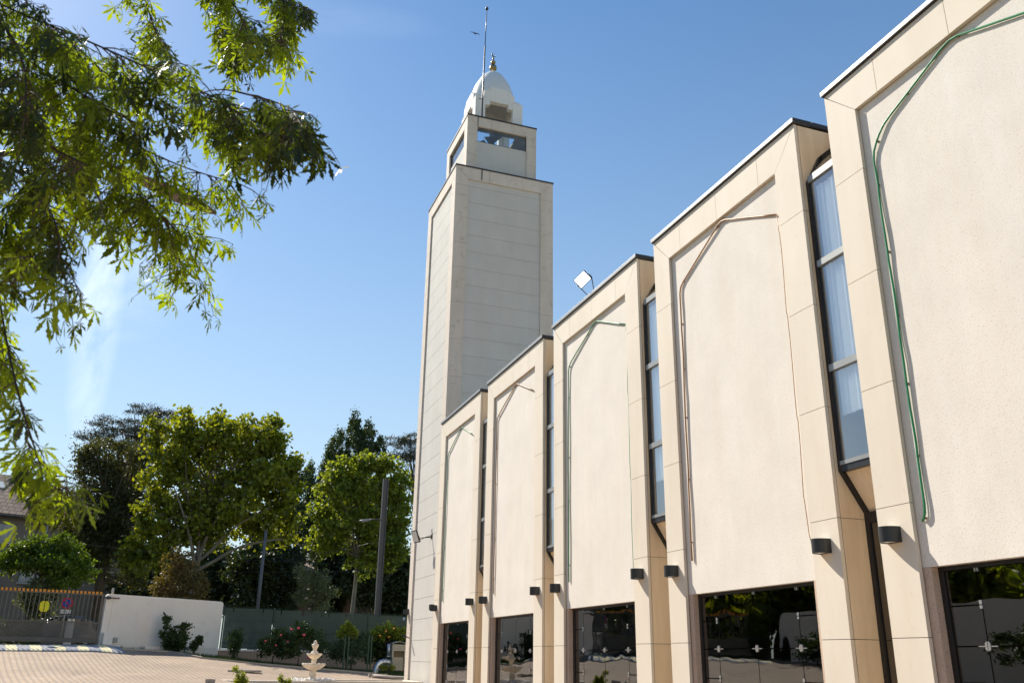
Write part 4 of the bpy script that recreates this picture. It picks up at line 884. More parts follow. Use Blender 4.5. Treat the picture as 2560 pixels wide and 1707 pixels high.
tree('young_plane_tree', 'lighter green plane tree in front of the dark poplar', 'tree', None, base(800, 64), E_(64, [(800, 1075, 36, 30), (848, 1062, 22, 28), (895, 1105, 34, 46), (770, 1130, 44, 44), (845, 1130, 50, 50), (905, 1180, 32, 60), (800, 1200, 66, 56), (872, 1230, 52, 50), (748, 1235, 36, 36), (905, 1260, 30, 40), (850, 1290, 50, 30)]), M_['L_light'], M_['palebark'], 24000, .24, .44, .17, .45, aspect=.8, limbs=70, clsz=46)
tree('cedar_tree', 'distant cedar top peeping out left of the minaret', 'tree', None, base(985, 110), E_(110, [(915, 1020, 34, 12), (948, 1010, 30, 12), (905, 1045, 24, 10), (950, 1050, 40, 10), (980, 1030, 40, 22)]), M_['L_cedar'], M_['bark'], 9000, .3, .7, .3, .2, (0, 0, .35), .22, .35, 40)
tree('small_maple', 'small round-headed bright green maple before the grey house', 'tree', None, base(76, 50.5), E_(50.5, [(52, 1275, 34, 24), (90, 1258, 36, 24), (140, 1250, 30, 24), (165, 1275, 38, 28), (195, 1290, 20, 22), (30, 1295, 26, 20), (100, 1295, 72, 30), (150, 1315, 50, 30), (8, 1290, 10, 8)]), M_['L_lolly'], M_['bark'], 17000, .13, .26, .10, .6, aspect=.75, limbs=34, trunk_top=tuple(at(84*V, 1335*V, 50.5)))
tree('evergreen_shrub', 'pale variegated shrub under the small maple behind the gate', 'shrub', None, base(95, 50), E_(50, [(85, 1350, 20, 18), (70, 1375, 24, 20), (115, 1360, 20, 22), (95, 1395, 30, 20)]), M_['L_pale'], M_['bark'], 5000, .13, .22, .05, .5, limbs=12)
tree('olive_tree', 'small olive-brown tree just behind the white wall', 'tree', None, base(415, 54), E_(54, [(412, 1290, 28, 30), (430, 1325, 36, 30), (385, 1345, 32, 26), (420, 1360, 50, 26)]), M_['L_brown'], M_['bark'], 9000, .13, .3, .10, .5, limbs=24)
tree('grey_shrub', 'grey-green feathery shrub standing above the green fence', 'shrub', None, base(712, 56), E_(56, [(703, 1315, 20, 20), (725, 1345, 34, 24), (752, 1362, 24, 10), (700, 1375, 26, 20), (735, 1385, 28, 18)]), M_['L_pale'], M_['bark'], 7000, .12, .26, .07, .45, aspect=.4, limbs=24)
for i, (px, Y, el, lab) in enumerate(((345, 80, [(345, 1300, 42, 50), (330, 1360, 50, 40), (380, 1340, 40, 50)], 'deep green evergreen between oak and olive tree'), (500, 78, [(500, 1310, 60, 50), (480, 1370, 60, 40), (540, 1350, 60, 60)], 'black-green evergreen under the big plane tree'), (590, 74, [(590, 1310, 55, 60), (600, 1380, 60, 50), (610, 1270, 40, 40)], 'black-green evergreen behind the thin street pole'),
        (790, 78, [(770, 1290, 42, 40), (800, 1320, 45, 40), (780, 1370, 60, 40)], 'dark evergreen under the lighter plane tree'), (915, 70, [(920, 1320, 26, 46), (900, 1370, 40, 36), (935, 1370, 30, 50)], 'dark bushy tree beside the minaret above the white van'), (845, 69, [(840, 1300, 30, 34), (835, 1345, 40, 36), (868, 1352, 26, 24), (880, 1290, 26, 16)], 'dark ragged tree just left of the thick street pole'))):
    tree('evergreen_tree', lab, 'tree', None, base(px, Y), E_(Y, el), M_['L_dark'], M_['bark'], 19000, .3, .6, .3, .45, limbs=24)
# trees on the court's left side, seen in the door glass, and a far wood behind
def ell(c, r): return (Vector(c), r, r, r*.8)
tree('court_tree', 'maple standing by the gate, left of the picture', 'tree', 'maples along the left side of the court', (-11.5, 36, 1.93), [ell((-12, 36, 6.2), 2.0), ell((-13, 34.5, 6.8), 1.8), ell((-12.6, 37.5, 7.2), 1.6)], M_['L_fg'], M_['bark'], 9000, .22, .5, .17, .5, limbs=26)
tree('court_tree', 'maple halfway down the left side of the court', 'tree', 'maples along the left side of the court', (-12, 24, 1.9), [ell((-12, 24, 6.2), 2.6), ell((-11, 22, 6.6), 2.0)], M_['L_fg'], M_['bark'], 9000, .22, .5, .2, .5, limbs=26)
lwall = MB().box((-14.3, -5, .3), (-14.1, 44.0, 4.3)).build('boundary_wall', M_['whitewall']); tag(lwall, 'long white boundary wall on the left side of the court', 'wall')
for i in range(7):
    y = 2+i*6.3; tree('wall_shrub', 'dark shrub at the foot of the left boundary wall', 'shrub', 'shrubs along the left boundary wall', (-13.2, y, ground(-13.2, y)), [ell((-13.2, y, 2.7), .8), ell((-13.0, y+.9, 2.4), .7)], M_['L_bush'], M_['bark'], 1800, .14, .3, .05, .5, limbs=8)
for i, (x, y) in enumerate(((-19, 51), (-25, 47), (-22, 8), (-21, 18), (-22, 28), (-23, 37), (-20, -4), (-30, 52))):
    tree('background_tree', 'leafy tree beyond the left boundary wall', 'tree', 'trees beyond the left boundary wall', (x, y, 1.9), [ell((x, y, 7.0), 4.2), ell((x+2.5, y+3.2, 5.6), 3.0), ell((x-1, y-3, 8), 3.4), ell((x+2.5, y-2, 5.2), 2.6)], M_['L_plane'], M_['bark'], 12000, .42, .9, .3, .55, limbs=24)

# ------------------------------------------------------------------ plants on the court
def bush(px, py, rx, ry, Y, zb, lab, m, n=2500, ls=.09, name='rose_bush', flowers=None, cat='shrub', cl=.16, ells=None):
    el = E_(Y, ells if ells else [(px, py, rx, ry)])
    b = at(px*V, py*V, Y)
    t = tree(name, lab, cat, None, (b.x, b.y, zb), el, M_[m], M_['bark'], n, ls, cl, .025, .5, limbs=16, clsz=30)
    if flowers:
        f = MB(); c, k, mt = flowers
        for x, y in k: p = at(x, y, Y-rx*V*mpp(px, py, Y)*.9); f.ball(p, random.uniform(.045, .075), 8, (1, .8, .8), .15)
        f.build('flowers', M_[mt], t)
    return t
bush(400, 1470, 30, 30, 47.6, 1.72, 'dark rose bush in front of the white wall', 'L_bush', 3600, .12, ells=[(392, 1470, 14, 26), (385, 1430, 5, 14), (378, 1418, 5, 6), (415, 1462, 12, 28), (430, 1438, 10, 8), (402, 1478, 20, 20), (376, 1455, 6, 10)], cl=.13)
bush(448, 1480, 12, 12, 48.0, 1.75, 'small low bush right of the dark rose bush', 'L_bush', 900, .10, ells=[(455, 1472, 9, 8), (444, 1485, 9, 8), (462, 1465, 5, 4)], cl=.1)
bush(541, 1475, 12, 30, 47.4, 1.5, 'tall slim bush before the fence\'s left end', 'L_bush', 1800, .10, ells=[(543, 1465, 12, 22), (538, 1490, 8, 16)])
bush(630, 1475, 30, 25, 46.4, 1.3, 'rose bush with pink flowers left of the fountain', 'L_bush', 4600, .10, ells=[(640, 1468, 22, 22), (612, 1485, 18, 20), (650, 1490, 22, 18)], flowers=(0, [(702, 1586), (664, 1601), (720, 1603), (690, 1612)], 'petal'))
bush(690, 1460, 30, 35, 46.0, 1.2, 'rose bush with red flowers behind the fountain', 'L_bush', 5200, .10, ells=[(686, 1450, 18, 22), (705, 1462, 18, 24), (725, 1478, 20, 26), (672, 1485, 18, 22), (745, 1490, 14, 16)], flowers=(0, [(746, 1569), (729, 1572), (760, 1586), (771, 1643)], 'petal'))
bush(800, 1455, 20, 20, 46.4, 1.1, 'yellow-green shrub at the wire gate', 'L_lime', 2600, .11, ells=[(800, 1450, 13, 12), (798, 1437, 5, 8), (785, 1455, 8, 8), (812, 1455, 8, 8)])
bush(810, 1480, 24, 24, 46.6, 1.1, 'dark leafy bush filling the wire gate', 'L_bush', 5200, .10, ells=[(805, 1490, 30, 28), (835, 1475, 20, 20), (775, 1495, 18, 22)])
bush(890, 1450, 35, 25, 46.9, 1.0, 'orange-dotted green shrub above the beige air unit', 'L_lime', 4600, .10, ells=[(892, 1445, 16, 10), (905, 1452, 20, 12), (870, 1455, 14, 14), (925, 1455, 10, 10)], flowers=(0, [(965, 1577), (972, 1592), (950, 1588), (985, 1570)], 'petal2'))
bush(885, 1480, 45, 28, 47.6, .95, 'dark hedge mass behind the beige air unit', 'L_bush', 9000, .11, ells=[(880, 1480, 34, 26), (910, 1490, 30, 30), (858, 1500, 26, 22), (900, 1470, 36, 14)])
bush(549, 1550, 10, 12, 34.0, .62, 'young leafy sprig rising in front of the stone rim', 'L_lime', 900, .08, ells=[(543, 1540, 6, 9), (552, 1555, 8, 12), (558, 1575, 9, 16), (546, 1560, 7, 10)], cl=.09)
bush(655, 1566, 10, 8, 34.0, .5, 'second low sprig right of the young leafy sprig', 'L_lime', 700, .08, ells=[(648, 1558, 6, 7), (662, 1560, 5, 9), (655, 1578, 10, 14)], cl=.08)
bush(897, 1520, 10, 6, 45.2, .95, 'bright weeds under the silver duct', 'L_lime', 700, .07, ells=[(885, 1532, 8, 4), (900, 1533, 8, 4), (874, 1531, 5, 3)], cl=.08)
# hedge behind the gate
hp = rng.uniform([-14, 47.4, 1.95], [-6.0, 48.6, 3.0], size=(16000, 3)); hp[:, 1] += (hp[:, 0]+6)*.2
ho = mesh_np('hedge', leafcloud(hp, .09*rng.uniform(.6, 1.4, len(hp))), 6, M_['L_bush']); tag(ho, 'clipped dark hedge behind the gate bars', 'hedge')

# ------------------------------------------------------------------ houses
def house(name, label, O, ang, W, D, zb, ze, zr, wallm, roofm, wins, skyl=None, dormer=None, chim=None, pipe=False):
    t = thing(name, label, 'house', (O.x, O.y, zb)); ca, sa = math.cos(ang), math.sin(ang); F = frame(Vector((O.x, O.y, 0)), (ca, sa, 0))  # x to the right, y away
    w_ = MB(); w_.prism([F(-W, 0, zb), F(0, 0, zb), F(0, 0, ze), F(-W, 0, ze)], F(0, D, 0)-F(0, 0, 0)); w_.prism([F(0, 0, ze), F(0, D, ze), F(0, D/2, zr-.15)], F(-W, 0, 0)-F(0, 0, 0)); w_.build('wall', wallm, t)
    r = MB(); e = .45; th = .14; s = (zr-ze)/(D/2)
    for sg_ in (0, 1):
        y0, y1 = (-e, D/2) if sg_ == 0 else (D+e, D/2)
        z0, z1 = ze-e*s, zr
        r.add([F(-W-e, y0, z0), F(e, y0, z0), F(e, y1, z1), F(-W-e, y1, z1), F(-W-e, y0, z0+th), F(e, y0, z0+th), F(e, y1, z1+th), F(-W-e, y1, z1+th)], [(3, 2, 1, 0), (4, 5, 6, 7), (0, 1, 5, 4), (1, 2, 6, 5), (2, 3, 7, 6), (3, 0, 4, 7)])
    ro = r.build('roof', roofm, t)
    g = MB(); g.tube([F(-W-e, -e-.06, ze-e*s-.02), F(e, -e-.06, ze-e*s-.02)], .07, 6); g.build('gutter', M_['darkmetal'], t)
    for x, z, ww, hh in wins:
        wi = MB(); obox(wi, F, (x, -.05, z), (x+ww, -.01, z+hh)); wo = wi.build('window', M_['dark'], t)
        sh = MB()
        for s0 in (x+.02, x+ww/2+.01):
            obox(sh, F, (s0, -.09, z+.02), (s0+ww/2-.03, -.055, z+hh-.02))
            for i in range(int(hh/.09)): obox(sh, F, (s0+.04, -.10, z+.06+i*.09), (s0+ww/2-.07, -.092, z+.10+i*.09))
        sh.build('shutter', M_['shutter'], wo)
        sl = MB(); obox(sl, F, (x-.08, -.14, z-.1), (x+ww+.08, -.0, z-.01)); sl.build('sill', M_['shutter'], wo)
    if skyl:
        x, f, ww, hh = skyl; y = -e+(D/2+e)*f; z = ze-e*s+(y+e)*s+th
        k = MB(); k.add([F(x, y, z+.05), F(x+ww, y, z+.05), F(x+ww, y+hh, z+hh*s+.05), F(x, y+hh, z+hh*s+.05), F(x, y, z-.1), F(x+ww, y, z-.1), F(x+ww, y+hh, z+hh*s-.1), F(x, y+hh, z+hh*s-.1)], [(0, 1, 2, 3), (0, 4, 5, 1), (1, 5, 6, 2), (2, 6, 7, 3), (3, 7, 4, 0)]); k.build('skylight', M_['lens'], ro)
    if dormer:
        x, f, ww, hh = dormer; y = -e+(D/2+e)*f; z = ze-e*s+(y+e)*s
        k = MB(); k.prism([F(x, y, z)]+[F(x+ww/2+ww/2*math.cos(a), y, z+hh*.55+hh*.45*math.sin(a)) for a in [math.pi*i/8 for i in range(9)]][::-1]+[F(x+ww, y, z)], F(0, 2.2, 0)-F(0, 0, 0)); k.build('dormer', M_['nearblack'], ro)
    if chim:
        x, y, z0, z1 = chim; k = MB(); obox(k, F, (x, y, z0), (x+.6, y+.6, z1)); k.build('chimney', wallm, ro)
    if pipe:
        k = MB(); k.tube([F(-.12, -.08, zb), F(-.12, -.08, ze-.5)], .06, 8); k.build('downpipe', M_['shutter'], t)
    return t
Oh = at(106, 1400, 63); k = mpp(50, 1300, 63)
ze = at(50, 1292, 62.3).z+.25; zr = ze+2.75
zw = lambda py: at(20, py, 61.5).z
house('grey_house', 'grey-tan house with brown tiled roof and grey shutters at left edge', Oh, R_(26), 15, 8, 1.9, ze, zr, M_['housewall'], M_['tile'], [(-3.35, zw(1353), 1.35, zw(1308)-zw(1353)), (-3.8, zw(1450), 1.35, zw(1392)-zw(1450)), (-1.2, zw(1450), .9, 1.5), (-7.5, zw(1353), 1.35, 1.6)], skyl=(-3.05, .62, .75, .7), dormer=(-1.35, .16, .9, 1.15), pipe=True)
Or = at(1025, 1450, 74); ze2 = at(960, 1450, 74).z
house('villa', 'dark pinkish villa with red tiled roof half hidden beside the minaret', Or, R_(6), 4.4, 7, 1.9, ze2, ze2+1.6, M_['pinkwall'], M_['redtile'], [(-3.9, at(885, 1515, 74).z, 1.0, 1.5), (-1.9, at(985, 1515, 74).z, 1.0, 1.4)])
Og = at(800, 1450, 84); ze3 = at(790, 1425, 84).z
house('far_house', 'far grey-roofed house with chimney glimpsed between the trees', Og, R_(-14), 3.4, 7, 1.9, ze3, ze3+1.2, M_['pinkwall'], M_['tile'], [], chim=(-2.9, 1.4, ze3, ze3+2.6))
Op = at(350, 1300, 84); ze4 = at(280, 1320, 84).z
house('rear_house', 'pink-roofed house glimpsed through the dark oak', Op, R_(10), 7.5, 8, 1.9, ze4, ze4+2.2, M_['housewall'], M_['redtile'], [])

# ------------------------------------------------------------------ street furniture
p = at(944, 1500, 53.5); zt = at(956, 1196, 53.5).z
sl = thing('street_pole', 'thick dark grey steel street pole with side lamp arm', 'pole', (p.x, p.y, 1.9))
m_ = MB(); w2 = .15
m_.box((p.x-w2*.9, p.y-.12, 1.9), (p.x-w2*.9+.05, p.y+.12, zt)); m_.box((p.x-w2*.9+.05, p.y-.02, 1.9), (p.x+w2, p.y+.10, zt)); m_.box((p.x+w2, p.y-.12, 1.9), (p.x+w2+.05, p.y+.12, zt)); m_.build('post', M_['darkpole'] if 'darkpole' in M_ else mat('pole grey', (.075, .078, .088), .5, .1), sl)
q = at(940, 1298, 53.5); e_ = at(898, 1301, 53.5); am = MB(); am.tube([(p.x, p.y, q.z), (q.x, q.y, q.z), (q.x-.4, q.y, q.z-.02)], .035, 8); am.build('arm', M_['darkmetal'], sl)
hm = MB(); hm.tube([(q.x-.35, q.y, q.z-.03), (e_.x+.25, e_.y, e_.z+.0), (e_.x, e_.y, e_.z)], [.05, .10, .02], 8); hm.build('lamp_head', mat('pole grey light', (.22, .23, .25), .4, .05), sl)
p = at(646, 1500, 55.5); zt2 = at(660, 1325, 55.5).z
o = MB().tube([(p.x, p.y, 1.9), (p.x, p.y, zt2)], [.12, .09], 10).build('street_pole', mat('slim pole grey', (.10, .105, .12), .5, .1)); tag(o, 'slim dark street pole behind the fence under the plane tree', 'pole')
def wirel(a, b, sag, label, r=.006):
    P = [Vector(a).lerp(Vector(b), t)+Vector((0, 0, -sag*4*t*(1-t))) for t in [i/14 for i in range(15)]]
    tag(MB().tube(P, r, 5).build('overhead_wire', M_['darkmetal']), label, 'wire')
wirel(at(-60, 1318, 57), at(945, 1408, 53.5), .5, 'overhead tram wire, upper of the long pair')
wirel(at(-60, 1400, 57), at(1040, 1420, 53.5), .4, 'overhead tram wire, lower of the long pair')
wirel(at(738, 1350, 56), at(775, 1385, 56), .0, 'short steep pale wire left of the thick pole', .012)
wirel(at(775, 1385, 56), at(930, 1355, 53.6), .1, 'pale span wire tied to the thick street pole', .012)
# no-parking sign and cabinet behind the gate
p = at(168, 1500, 48.8); sgn = thing('no_parking_sign', 'round blue and red no-parking sign on a post behind the gate', 'sign', (p.x, p.y, 1.9))
MB().tube([(p.x, p.y, 1.9), (p.x, p.y, p.z+.3)], .03, 8).build('post', M_['transom'], sgn)
c = at(168, 1507, 48.7); rd = .26
def disc(r0, r1, y, mt, nm_, par, n=32):
    b = MB(); vs = [(c.x+r*math.cos(2*math.pi*i/n), y, c.z+r*math.sin(2*math.pi*i/n)) for r in (r0, r1) for i in range(n)]
    b.add(vs, [(i, (i+1) % n, n+(i+1) % n, n+i) for i in range(n)] if r0 > 0 else [tuple(range(n, 2*n))]); return b.build(nm_, mt, par)
M_['red'] = mat('sign red', (.50, .02, .03), .5, .05); M_['blue'] = mat('sign blue', (.02, .06, .35), .5, .05); M_['signwhite'] = mat('sign white', (.75, .75, .75), .5, .03)
fc = MB(); fc.prism([(c.x+rd*math.cos(2*math.pi*i/32), c.y-.01, c.z+rd*math.sin(2*math.pi*i/32)) for i in range(32)], (0, .01, 0)); face = fc.build('sign_face', M_['blue'], sgn)
disc(rd*.74, rd, c.y-.016, M_['red'], 'red_ring', face)
bb = MB()
for sg_ in ((1, -1),):
    d = Vector((sg_[0], 0, sg_[1])).normalized(); n_ = Vector((d.z, 0, -d.x)); cc = Vector((c.x, c.y-.018, c.z))
    bb.add([cc-d*rd*.78+n_*.025, cc+d*rd*.78+n_*.025, cc+d*rd*.78-n_*.025, cc-d*rd*.78-n_*.025], [(0, 1, 2, 3)])
bb.build('red_bar', M_['red'], face)
pl_ = MB(); pl_.box((c.x-.22, c.y-.02, c.z-.47), (c.x+.22, c.y-.005, c.z-.30)); plt = pl_.build('plate', M_['signwhite'], sgn)
pa = MB()
for x0, x1, z0, z1 in ((-.13, -.10, -.42, -.35), (-.10, .02, -.395, -.375), (.02, .05, -.42, -.35)): pa.box((c.x+x0, c.y-.026, c.z+z0), (c.x+x1, c.y-.021, c.z+z1))
pa.build('plate_mark', M_['frame'], plt)
p = at(176, 1556, 49.2); cb = thing('meter_cabinet', 'white meter cabinet with brown lid behind the gate', 'cabinet', (p.x, p.y, 1.9))
MB().box((p.x-.16, p.y-.1, 1.9), (p.x+.16, p.y+.15, 3.16)).build('cabinet_body', M_['signwhite'], cb, bevel=.02); MB().box((p.x-.22, p.y-.14, 3.17), (p.x+.22, p.y+.19, 3.23)).build('lid', M_['darkmetal'], cb)
# car behind the gate
M_['carpaint'] = mat('dark blue car paint', (.02, .025, .035), .15, .02, metal=.3, spec=.8); M_['tyre'] = mat('tyre rubber', (.02, .02, .02), .8, .1); M_['carglass'] = mat('car window glass', (.01, .012, .015), .05, .02, spec=1)
car = thing('parked_car', 'dark blue car with shiny bonnet parked behind the gate', 'car', (-5.2, 49.6, 1.9)); CF = frame(Vector((-7.55, 49.2, 1.9)), (1, .2, 0))
prof = [(0, .30), (.02, .55), (.25, .72), (.9, .88), (1.15, .93), (1.55, 1.18), (1.95, 1.38), (2.5, 1.45), (3.3, 1.43), (3.8, 1.28), (4.1, .98), (4.25, .90), (4.3, .35)]
secs = [(-.02, .82, 0), (.10, .96, 0), (.85, 1.0, 0), (1.6, .96, 0), (1.72, .82, 0)]
cbm = MB(); o0 = 0; n = len(prof)
for w_, s, _ in secs:
    for x, z in prof:
        zz_ = .3+(z-.3)*s if z > .95 else z; cbm.v.append(tuple(CF(x if s > .9 else x*.985+.03, w_+(.12 if z > 1.0 and w_ < .5 else (-.12 if z > 1.0 and w_ > 1 else 0)), zz_)))
for i in range(len(secs)-1):
    for j in range(n): cbm.f.append((i*n+j, i*n+(j+1) % n, (i+1)*n+(j+1) % n, (i+1)*n+j)); cbm.sm.append(True)
cbm.f.append(tuple(range(n))); cbm.sm.append(False); cbm.f.append(tuple((len(secs)-1)*n+j for j in range(n-1, -1, -1))); cbm.sm.append(False)
cbm.build('body', M_['carpaint'], car)
wn = MB(); wn.prism([CF(x, .055, z) for x, z in ((1.45, .95), (1.85, 1.20), (2.1, 1.28), (2.6, 1.30), (2.6, .95))], CF(0, .02, 0)-CF(0, 0, 0)); wn.prism([CF(x, .055, z) for x, z in ((2.68, .95), (2.68, 1.30), (3.3, 1.27), (3.65, 1.14), (3.75, .95))], CF(0, .02, 0)-CF(0, 0, 0)); wn.build('side_window', M_['carglass'], car)
for x in (.85, 3.45):
    for y in (.02, 1.5):
        wb = MB(); wb.tube([CF(x, y, .31), CF(x, y+.18, .31)], .31, 20); wo = wb.build('wheel', M_['tyre'], car); MB().tube([CF(x, y-.008, .31), CF(x, y+.188, .31)], .19, 16).build('rim', M_['steel'], wo)
for y in (.14, 1.35): hl = MB(); hl.ball(CF(.14, y+.1, .64), .11, 10, (1, 1, .6)); hl.build('headlight', M_['steel'], car)
# van beyond the fence
vz = at(990, 1540, 56).z; V0 = at(955, 1560, 56)
van = thing('white_van', 'white van roof showing above the green fence by the minaret', 'van', (V0.x+1.5, 56, 1.9)); hgt = vz-1.9
pf = [(0, .4), (.05, 1.0), (.4, 1.25), (.9, hgt*.86), (1.3, hgt*.97), (1.9, hgt), (5.2, hgt*.985), (5.35, hgt*.9), (5.4, .4)]
vb = MB(); vb.prism([(V0.x-.1+x, 55.2, 1.9+z) for x, z in pf], (0, 1.9, 0)); vb.build('body', mat('van white paint', (.75, .78, .82), .25, .02), van, bevel=.12)
vw = MB(); vw.prism([(V0.x-.1+x, 55.185, 1.9+z) for x, z in ((.75, 1.3), (1.15, hgt*.82), (1.8, hgt*.84), (1.8, 1.3))], (0, .012, 0)); vw.build('side_window', M_['carglass'], van)
for x in (.9, 4.3): MB().tube([(V0.x+x, 55.15, 2.25), (V0.x+x, 55.4, 2.25)], .34, 18).build('wheel', M_['tyre'], van)
# bird
b = MB(); bp = Vector((11.16, 38, 34.0)); b.ball(bp, .05, 8, (2.0, 1, .8))
for s in (-1, 1): b.add([bp+Vector((.04, 0, .01)), bp+Vector((s*.14, 0, .07)), bp+Vector((s*.32, .05, -.02 if s > 0 else .06)), bp+Vector((s*.12, 0, .01))], [(0, 1, 2, 3)])
tag(b.build('flying_bird', M_['frame']), 'small dark bird gliding left of the mast in the blue sky', 'bird')

# ------------------------------------------------------------------ street lamp head hidden in the leaves
lp = thing('street_lamp', 'brown-grey oval street lamp head hanging behind the leaves', 'street lamp', (-4.2, 11.4, 1.4))
A, Bq = at(540, 534, 11), at(390, 468, 11)
ax = (Bq-A).normalized(); L_ = 1.15
side = ax.cross(Vector((0, 0, 1))).normalized(); upv = side.cross(ax).normalized()
hd = MB(); n = 14; mseg = 10; o0 = 0
for i in range(mseg+1):
    t = i/mseg; wv = .19*math.sin(math.pi*min(1, t*1.6+.02)/2)**.45 if t < .625 else .19*(1-(t-.625)*1.1); hv = .07*math.sin(math.pi*min(1, t*2+.03)/2)**.5
    for k in range(n):
        a = 2*math.pi*k/n; hd.v.append(tuple(A+ax*(L_*t)+side*(wv*math.cos(a))+upv*(hv*math.sin(a)*(1 if math.sin(a) > 0 else .25))))
for i in range(mseg):
    for k in range(n): hd.f.append((i*n+k, i*n+(k+1) % n, (i+1)*n+(k+1) % n, (i+1)*n+k)); hd.sm.append(True)
hd.f.append(tuple(range(n))); hd.sm.append(False)
hd.build('lamp_head', mat('lamp head taupe', (.17, .14, .11), .5, .05), lp)
ed = A+ax*L_*.95; pa_ = MB(); pa_.tube([ed, ed+ax*.8+Vector((0, 0, .05)), Vector((-3.6, 11.3, ed.z-.1)), Vector((-4.1, 11.4, ed.z-.9)), Vector((-4.2, 11.4, 1.2))], [.035, .035, .045, .06, .08], 10); pa_.build('pole', M_['darkmetal'], lp)

# ------------------------------------------------------------------ foreground silver maple
lobes = [(0, 1.0, .13), (.72, .80, .115), (-.72, .80, .115), (1.5, .46, .09), (-1.5, .46, .09)]
tmpl = []          # per lobe polygon of 10 points, leaf axis = +x, petiole at origin
for ang, ln_, wv in lobes:
    pr_ = [(.0, 0), (.22, wv*.42), (.42, wv*.40), (.52, wv*1.05), (.60, wv*.62), (.72, wv*.85), (.78, wv*.42), (1.0, 0)]
    pts_ = [(x, y) for x, y in pr_]+[(x-.02, -y) for x, y in pr_[-2:0:-1]]
    ca, sa = math.cos(ang), math.sin(ang)
    tmpl.append([((x*ca-y*sa)*ln_, (x*sa+y*ca)*ln_, -.10*abs(y)*ln_-.12*(x*ln_)**2-.10*abs(ang)*x) for x, y in pts_])
tmpl = np.array(tmpl); NV = tmpl.shape[1]
mp_ = thing('silver_maple', 'silver maple with drooping deeply cut leaves over the upper left', 'tree', (-3.0, 3.4, .38))
br_ = MB(); tw = MB(); leaves = []; dleaves = []
trunk = [Vector((-3.0, 3.4, .1)), Vector((-3.0, 3.4, 1.5)), Vector((-2.85, 3.5, 3.0)), Vector((-2.7, 3.6, 4.2)), Vector((-2.5, 3.8, 5.6)), Vector((-2.3, 4.0, 7.2))]
br_.tube(trunk, [.2, .17, .15, .13, .10, .05], 12)
BR = [  # pixel paths at 2352 px width, distance, density, spread of the hanging leaves
    ([(-150, -80), (0, 12), (120, 60), (260, 120), (400, 185), (520, 235), (620, 265), (690, 280)], 3.9, 1.0, 1),
    ([(-150, 120), (60, 205), (180, 250), (300, 330), (420, 385), (520, 415)], 4.3, 1.25, 1),
    ([(-150, 160), (80, 255), (200, 335), (300, 430), (380, 500), (430, 560), (455, 640)], 4.5, 1.5, 1),
    ([(-150, 300), (20, 370), (90, 440), (140, 530), (125, 620)], 4.0, 1.3, 1),
    ([(-90, 480), (-14, 600), (10, 760), (40, 900), (70, 1000), (100, 1090)], 3.8, .55, .45),
    ([(-20, -160), (60, 20), (160, 90), (240, 170), (330, 230)], 4.6, 1.3, 1),
    ([(220, -140), (330, -20), (350, 60), (380, 110)], 4.4, .8, .8),
    ([(400, -160), (500, -30), (560, 40), (575, 110)], 4.8, 1.2, .8),
    ([(480, -160), (600, -50), (670, 0), (705, 20)], 5.2, 1.3, .7),
    ([(-150, 0), (20, 110), (130, 180), (240, 250), (330, 290)], 4.1, 1.3, 1),
    ([(-150, 330), (60, 400), (190, 430), (310, 460), (410, 470)], 4.7, 1.5, 1),
    ([(-120, 420), (0, 500), (60, 560), (90, 640)], 3.9, 1.1, .8),
    ([(-120, 220), (0, 280), (100, 330), (200, 380)], 3.7, 1.1, 1),
    ([(300, 90), (420, 170), (500, 300), (540, 330)], 4.9, 1.0, .8),
    ([(-140, -60), (20, 60), (60, 160), (60, 260)], 3.6, 1.0, 1),
    ([(540, 210), (620, 230), (670, 250), (700, 300)], 3.3, .9, .7),
    ([(60, 1010), (95, 1060), (125, 1100), (150, 1120)], 3.8, 1.0, .5),
    ([(600, -140), (650, -20), (655, 50), (640, 100)], 5.0, 1.2, .7),
    ([(480, -140), (530, -20), (520, 60), (545, 130)], 5.0, 1.0, .7),
    ([(480, 225), (570, 270), (620, 300), (660, 320)], 3.5, 1.0, .8),
    ([(-100, 560), (-40, 680), (-10, 800), (0, 900)], 4.1, .6, .4)]
rd_ = random.Random(5)
def addleaf(p, d, size):
    """p: joint, d: hanging direction"""
    a = d.normalized(); n0 = Vector((rd_.gauss(0, 1), rd_.gauss(0, 1), rd_.gauss(0, .35))); n0 = (n0-a*n0.dot(a)).normalized(); b = n0.cross(a)
    M3 = np.array([a, b, n0]); q = tmpl.copy(); q[:, :, 2] *= rd_.uniform(.2, 2.2)
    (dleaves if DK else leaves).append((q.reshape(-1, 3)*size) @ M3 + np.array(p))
for q_ in range(16):     # the rest of the crown, left of and above the picture
    a_ = 2.0+q_*.42; zz_ = 4.0+(q_ % 5)*.9; s_ = Vector((-2.75, 3.6, zz_-.6)); d_ = Vector((math.cos(a_), math.sin(a_), .25))
    if d_.x > .2: d_.x *= -.6
    BR.append(([s_, s_+d_*.7+Vector((0, 0, .25)), s_+d_*1.4+Vector((0, 0, .25)), s_+d_*2.0+Vector((-.1, 0, -.15))], None, .8, 1.3))
DK = False; DSET = {0, 3, 8, 12, 14, 15, 18, 19, 20, 16}
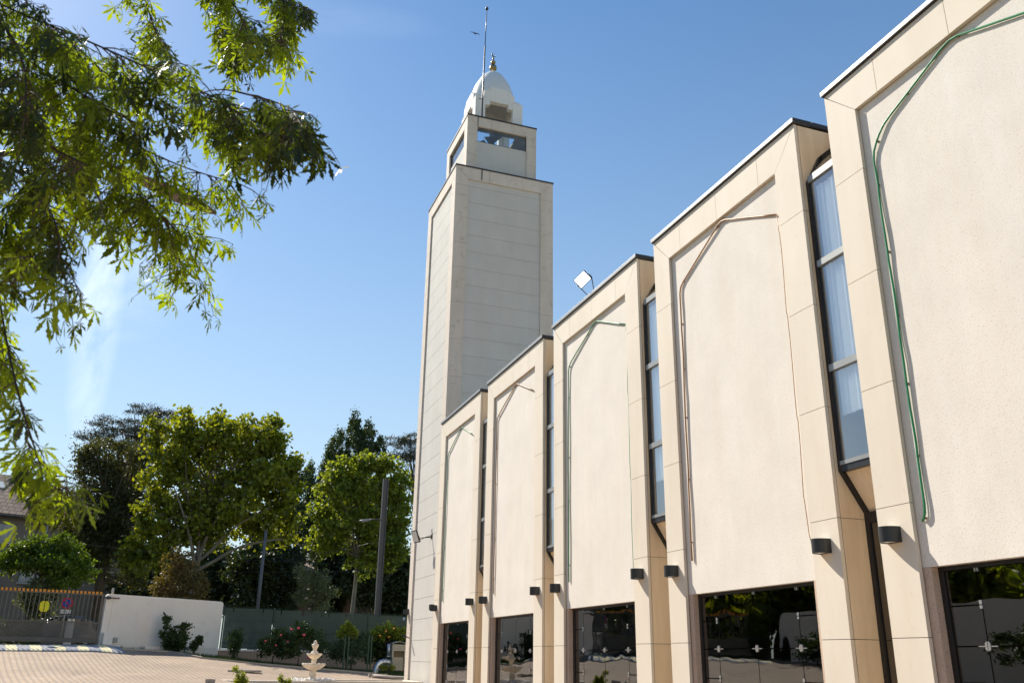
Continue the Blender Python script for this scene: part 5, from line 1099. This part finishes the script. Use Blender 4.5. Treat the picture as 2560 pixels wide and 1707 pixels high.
for bi_, (path, Y, dens, spread) in enumerate(BR):
    szf = 1.25 if bi_ in (0, 15, 17, 18) else 1.0
    P = [at(x*V, y*V, Y+(.35*math.sin(i*1.3))) for i, (x, y) in enumerate(path)] if Y else list(path)
    P = smooth(P, 2); root = min(trunk[1:], key=lambda t: (t-P[0]).length)
    Lb = sum((b-a).length for a, b in zip(P[:-1], P[1:]))
    r0 = .0042
    inside = Y is not None and path[0][0] > 0 and path[0][1] > 0
    br_.tube(P if inside else [root, root.lerp(P[0], .5)+Vector((0, 0, .15))]+P, ([] if inside else [.012, .006])+[(.003 if inside else r0)*(1-.7*i/len(P))+.0015 for i in range(len(P))], 7)
    acc = 0
    if Y and not inside: P = [root.lerp(P[0], .25), root.lerp(P[0], .5)+Vector((0, 0, .15)), root.lerp(P[0], .8)]+P
    for a, b in zip(P[:-1], P[1:]):
        seg = (b-a).length; acc += seg
        dirb = (b-a).normalized()
        while acc > .041/dens:
            acc -= .041/dens
            s = a.lerp(b, rd_.random())
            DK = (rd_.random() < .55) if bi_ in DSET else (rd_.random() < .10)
            # twig: leaves the branch sideways and droops
            d = (dirb*rd_.uniform(.1, .9)+Vector((rd_.gauss(0, .7), rd_.gauss(0, .7), rd_.gauss(-.15, .45)))).normalized(); ln_ = rd_.uniform(.10, .34)*spread; Q = [s]; cur = s
            for j in range(4): d = (d+Vector((0, 0, -.28))).normalized(); cur = cur+d*ln_/4; Q.append(cur)
            tw.tube(Q, [.0035, .003, .0025, .002, .0015], 4, cap=False)
            for q in Q[1:]:
                for _ in range(rd_.choice((1, 1, 2, 2))):
                    pd = (d*.5+Vector((rd_.gauss(0, .6), rd_.gauss(0, .6), rd_.uniform(-.9, .1)))).normalized(); pe = q+pd*rd_.uniform(.02, .06)
                    tw.tube([q, pe], .0012, 3, cap=False)
                    hang = (pd*.45+Vector((rd_.gauss(0, .35), rd_.gauss(0, .35), -rd_.uniform(.35, 1.3)))); addleaf(pe, hang, rd_.choice((.055, .07, .08, .095, .11))*rd_.uniform(.8, 1.15)*szf)
br_.build('branches', mat('dark branch bark', (.045, .032, .022), .85, .2), mp_); tw.build('twigs', M_['twig'], mp_)
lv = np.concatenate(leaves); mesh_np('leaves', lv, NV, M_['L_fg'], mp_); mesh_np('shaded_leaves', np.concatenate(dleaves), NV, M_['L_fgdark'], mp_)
print('LEAVES', len(leaves))
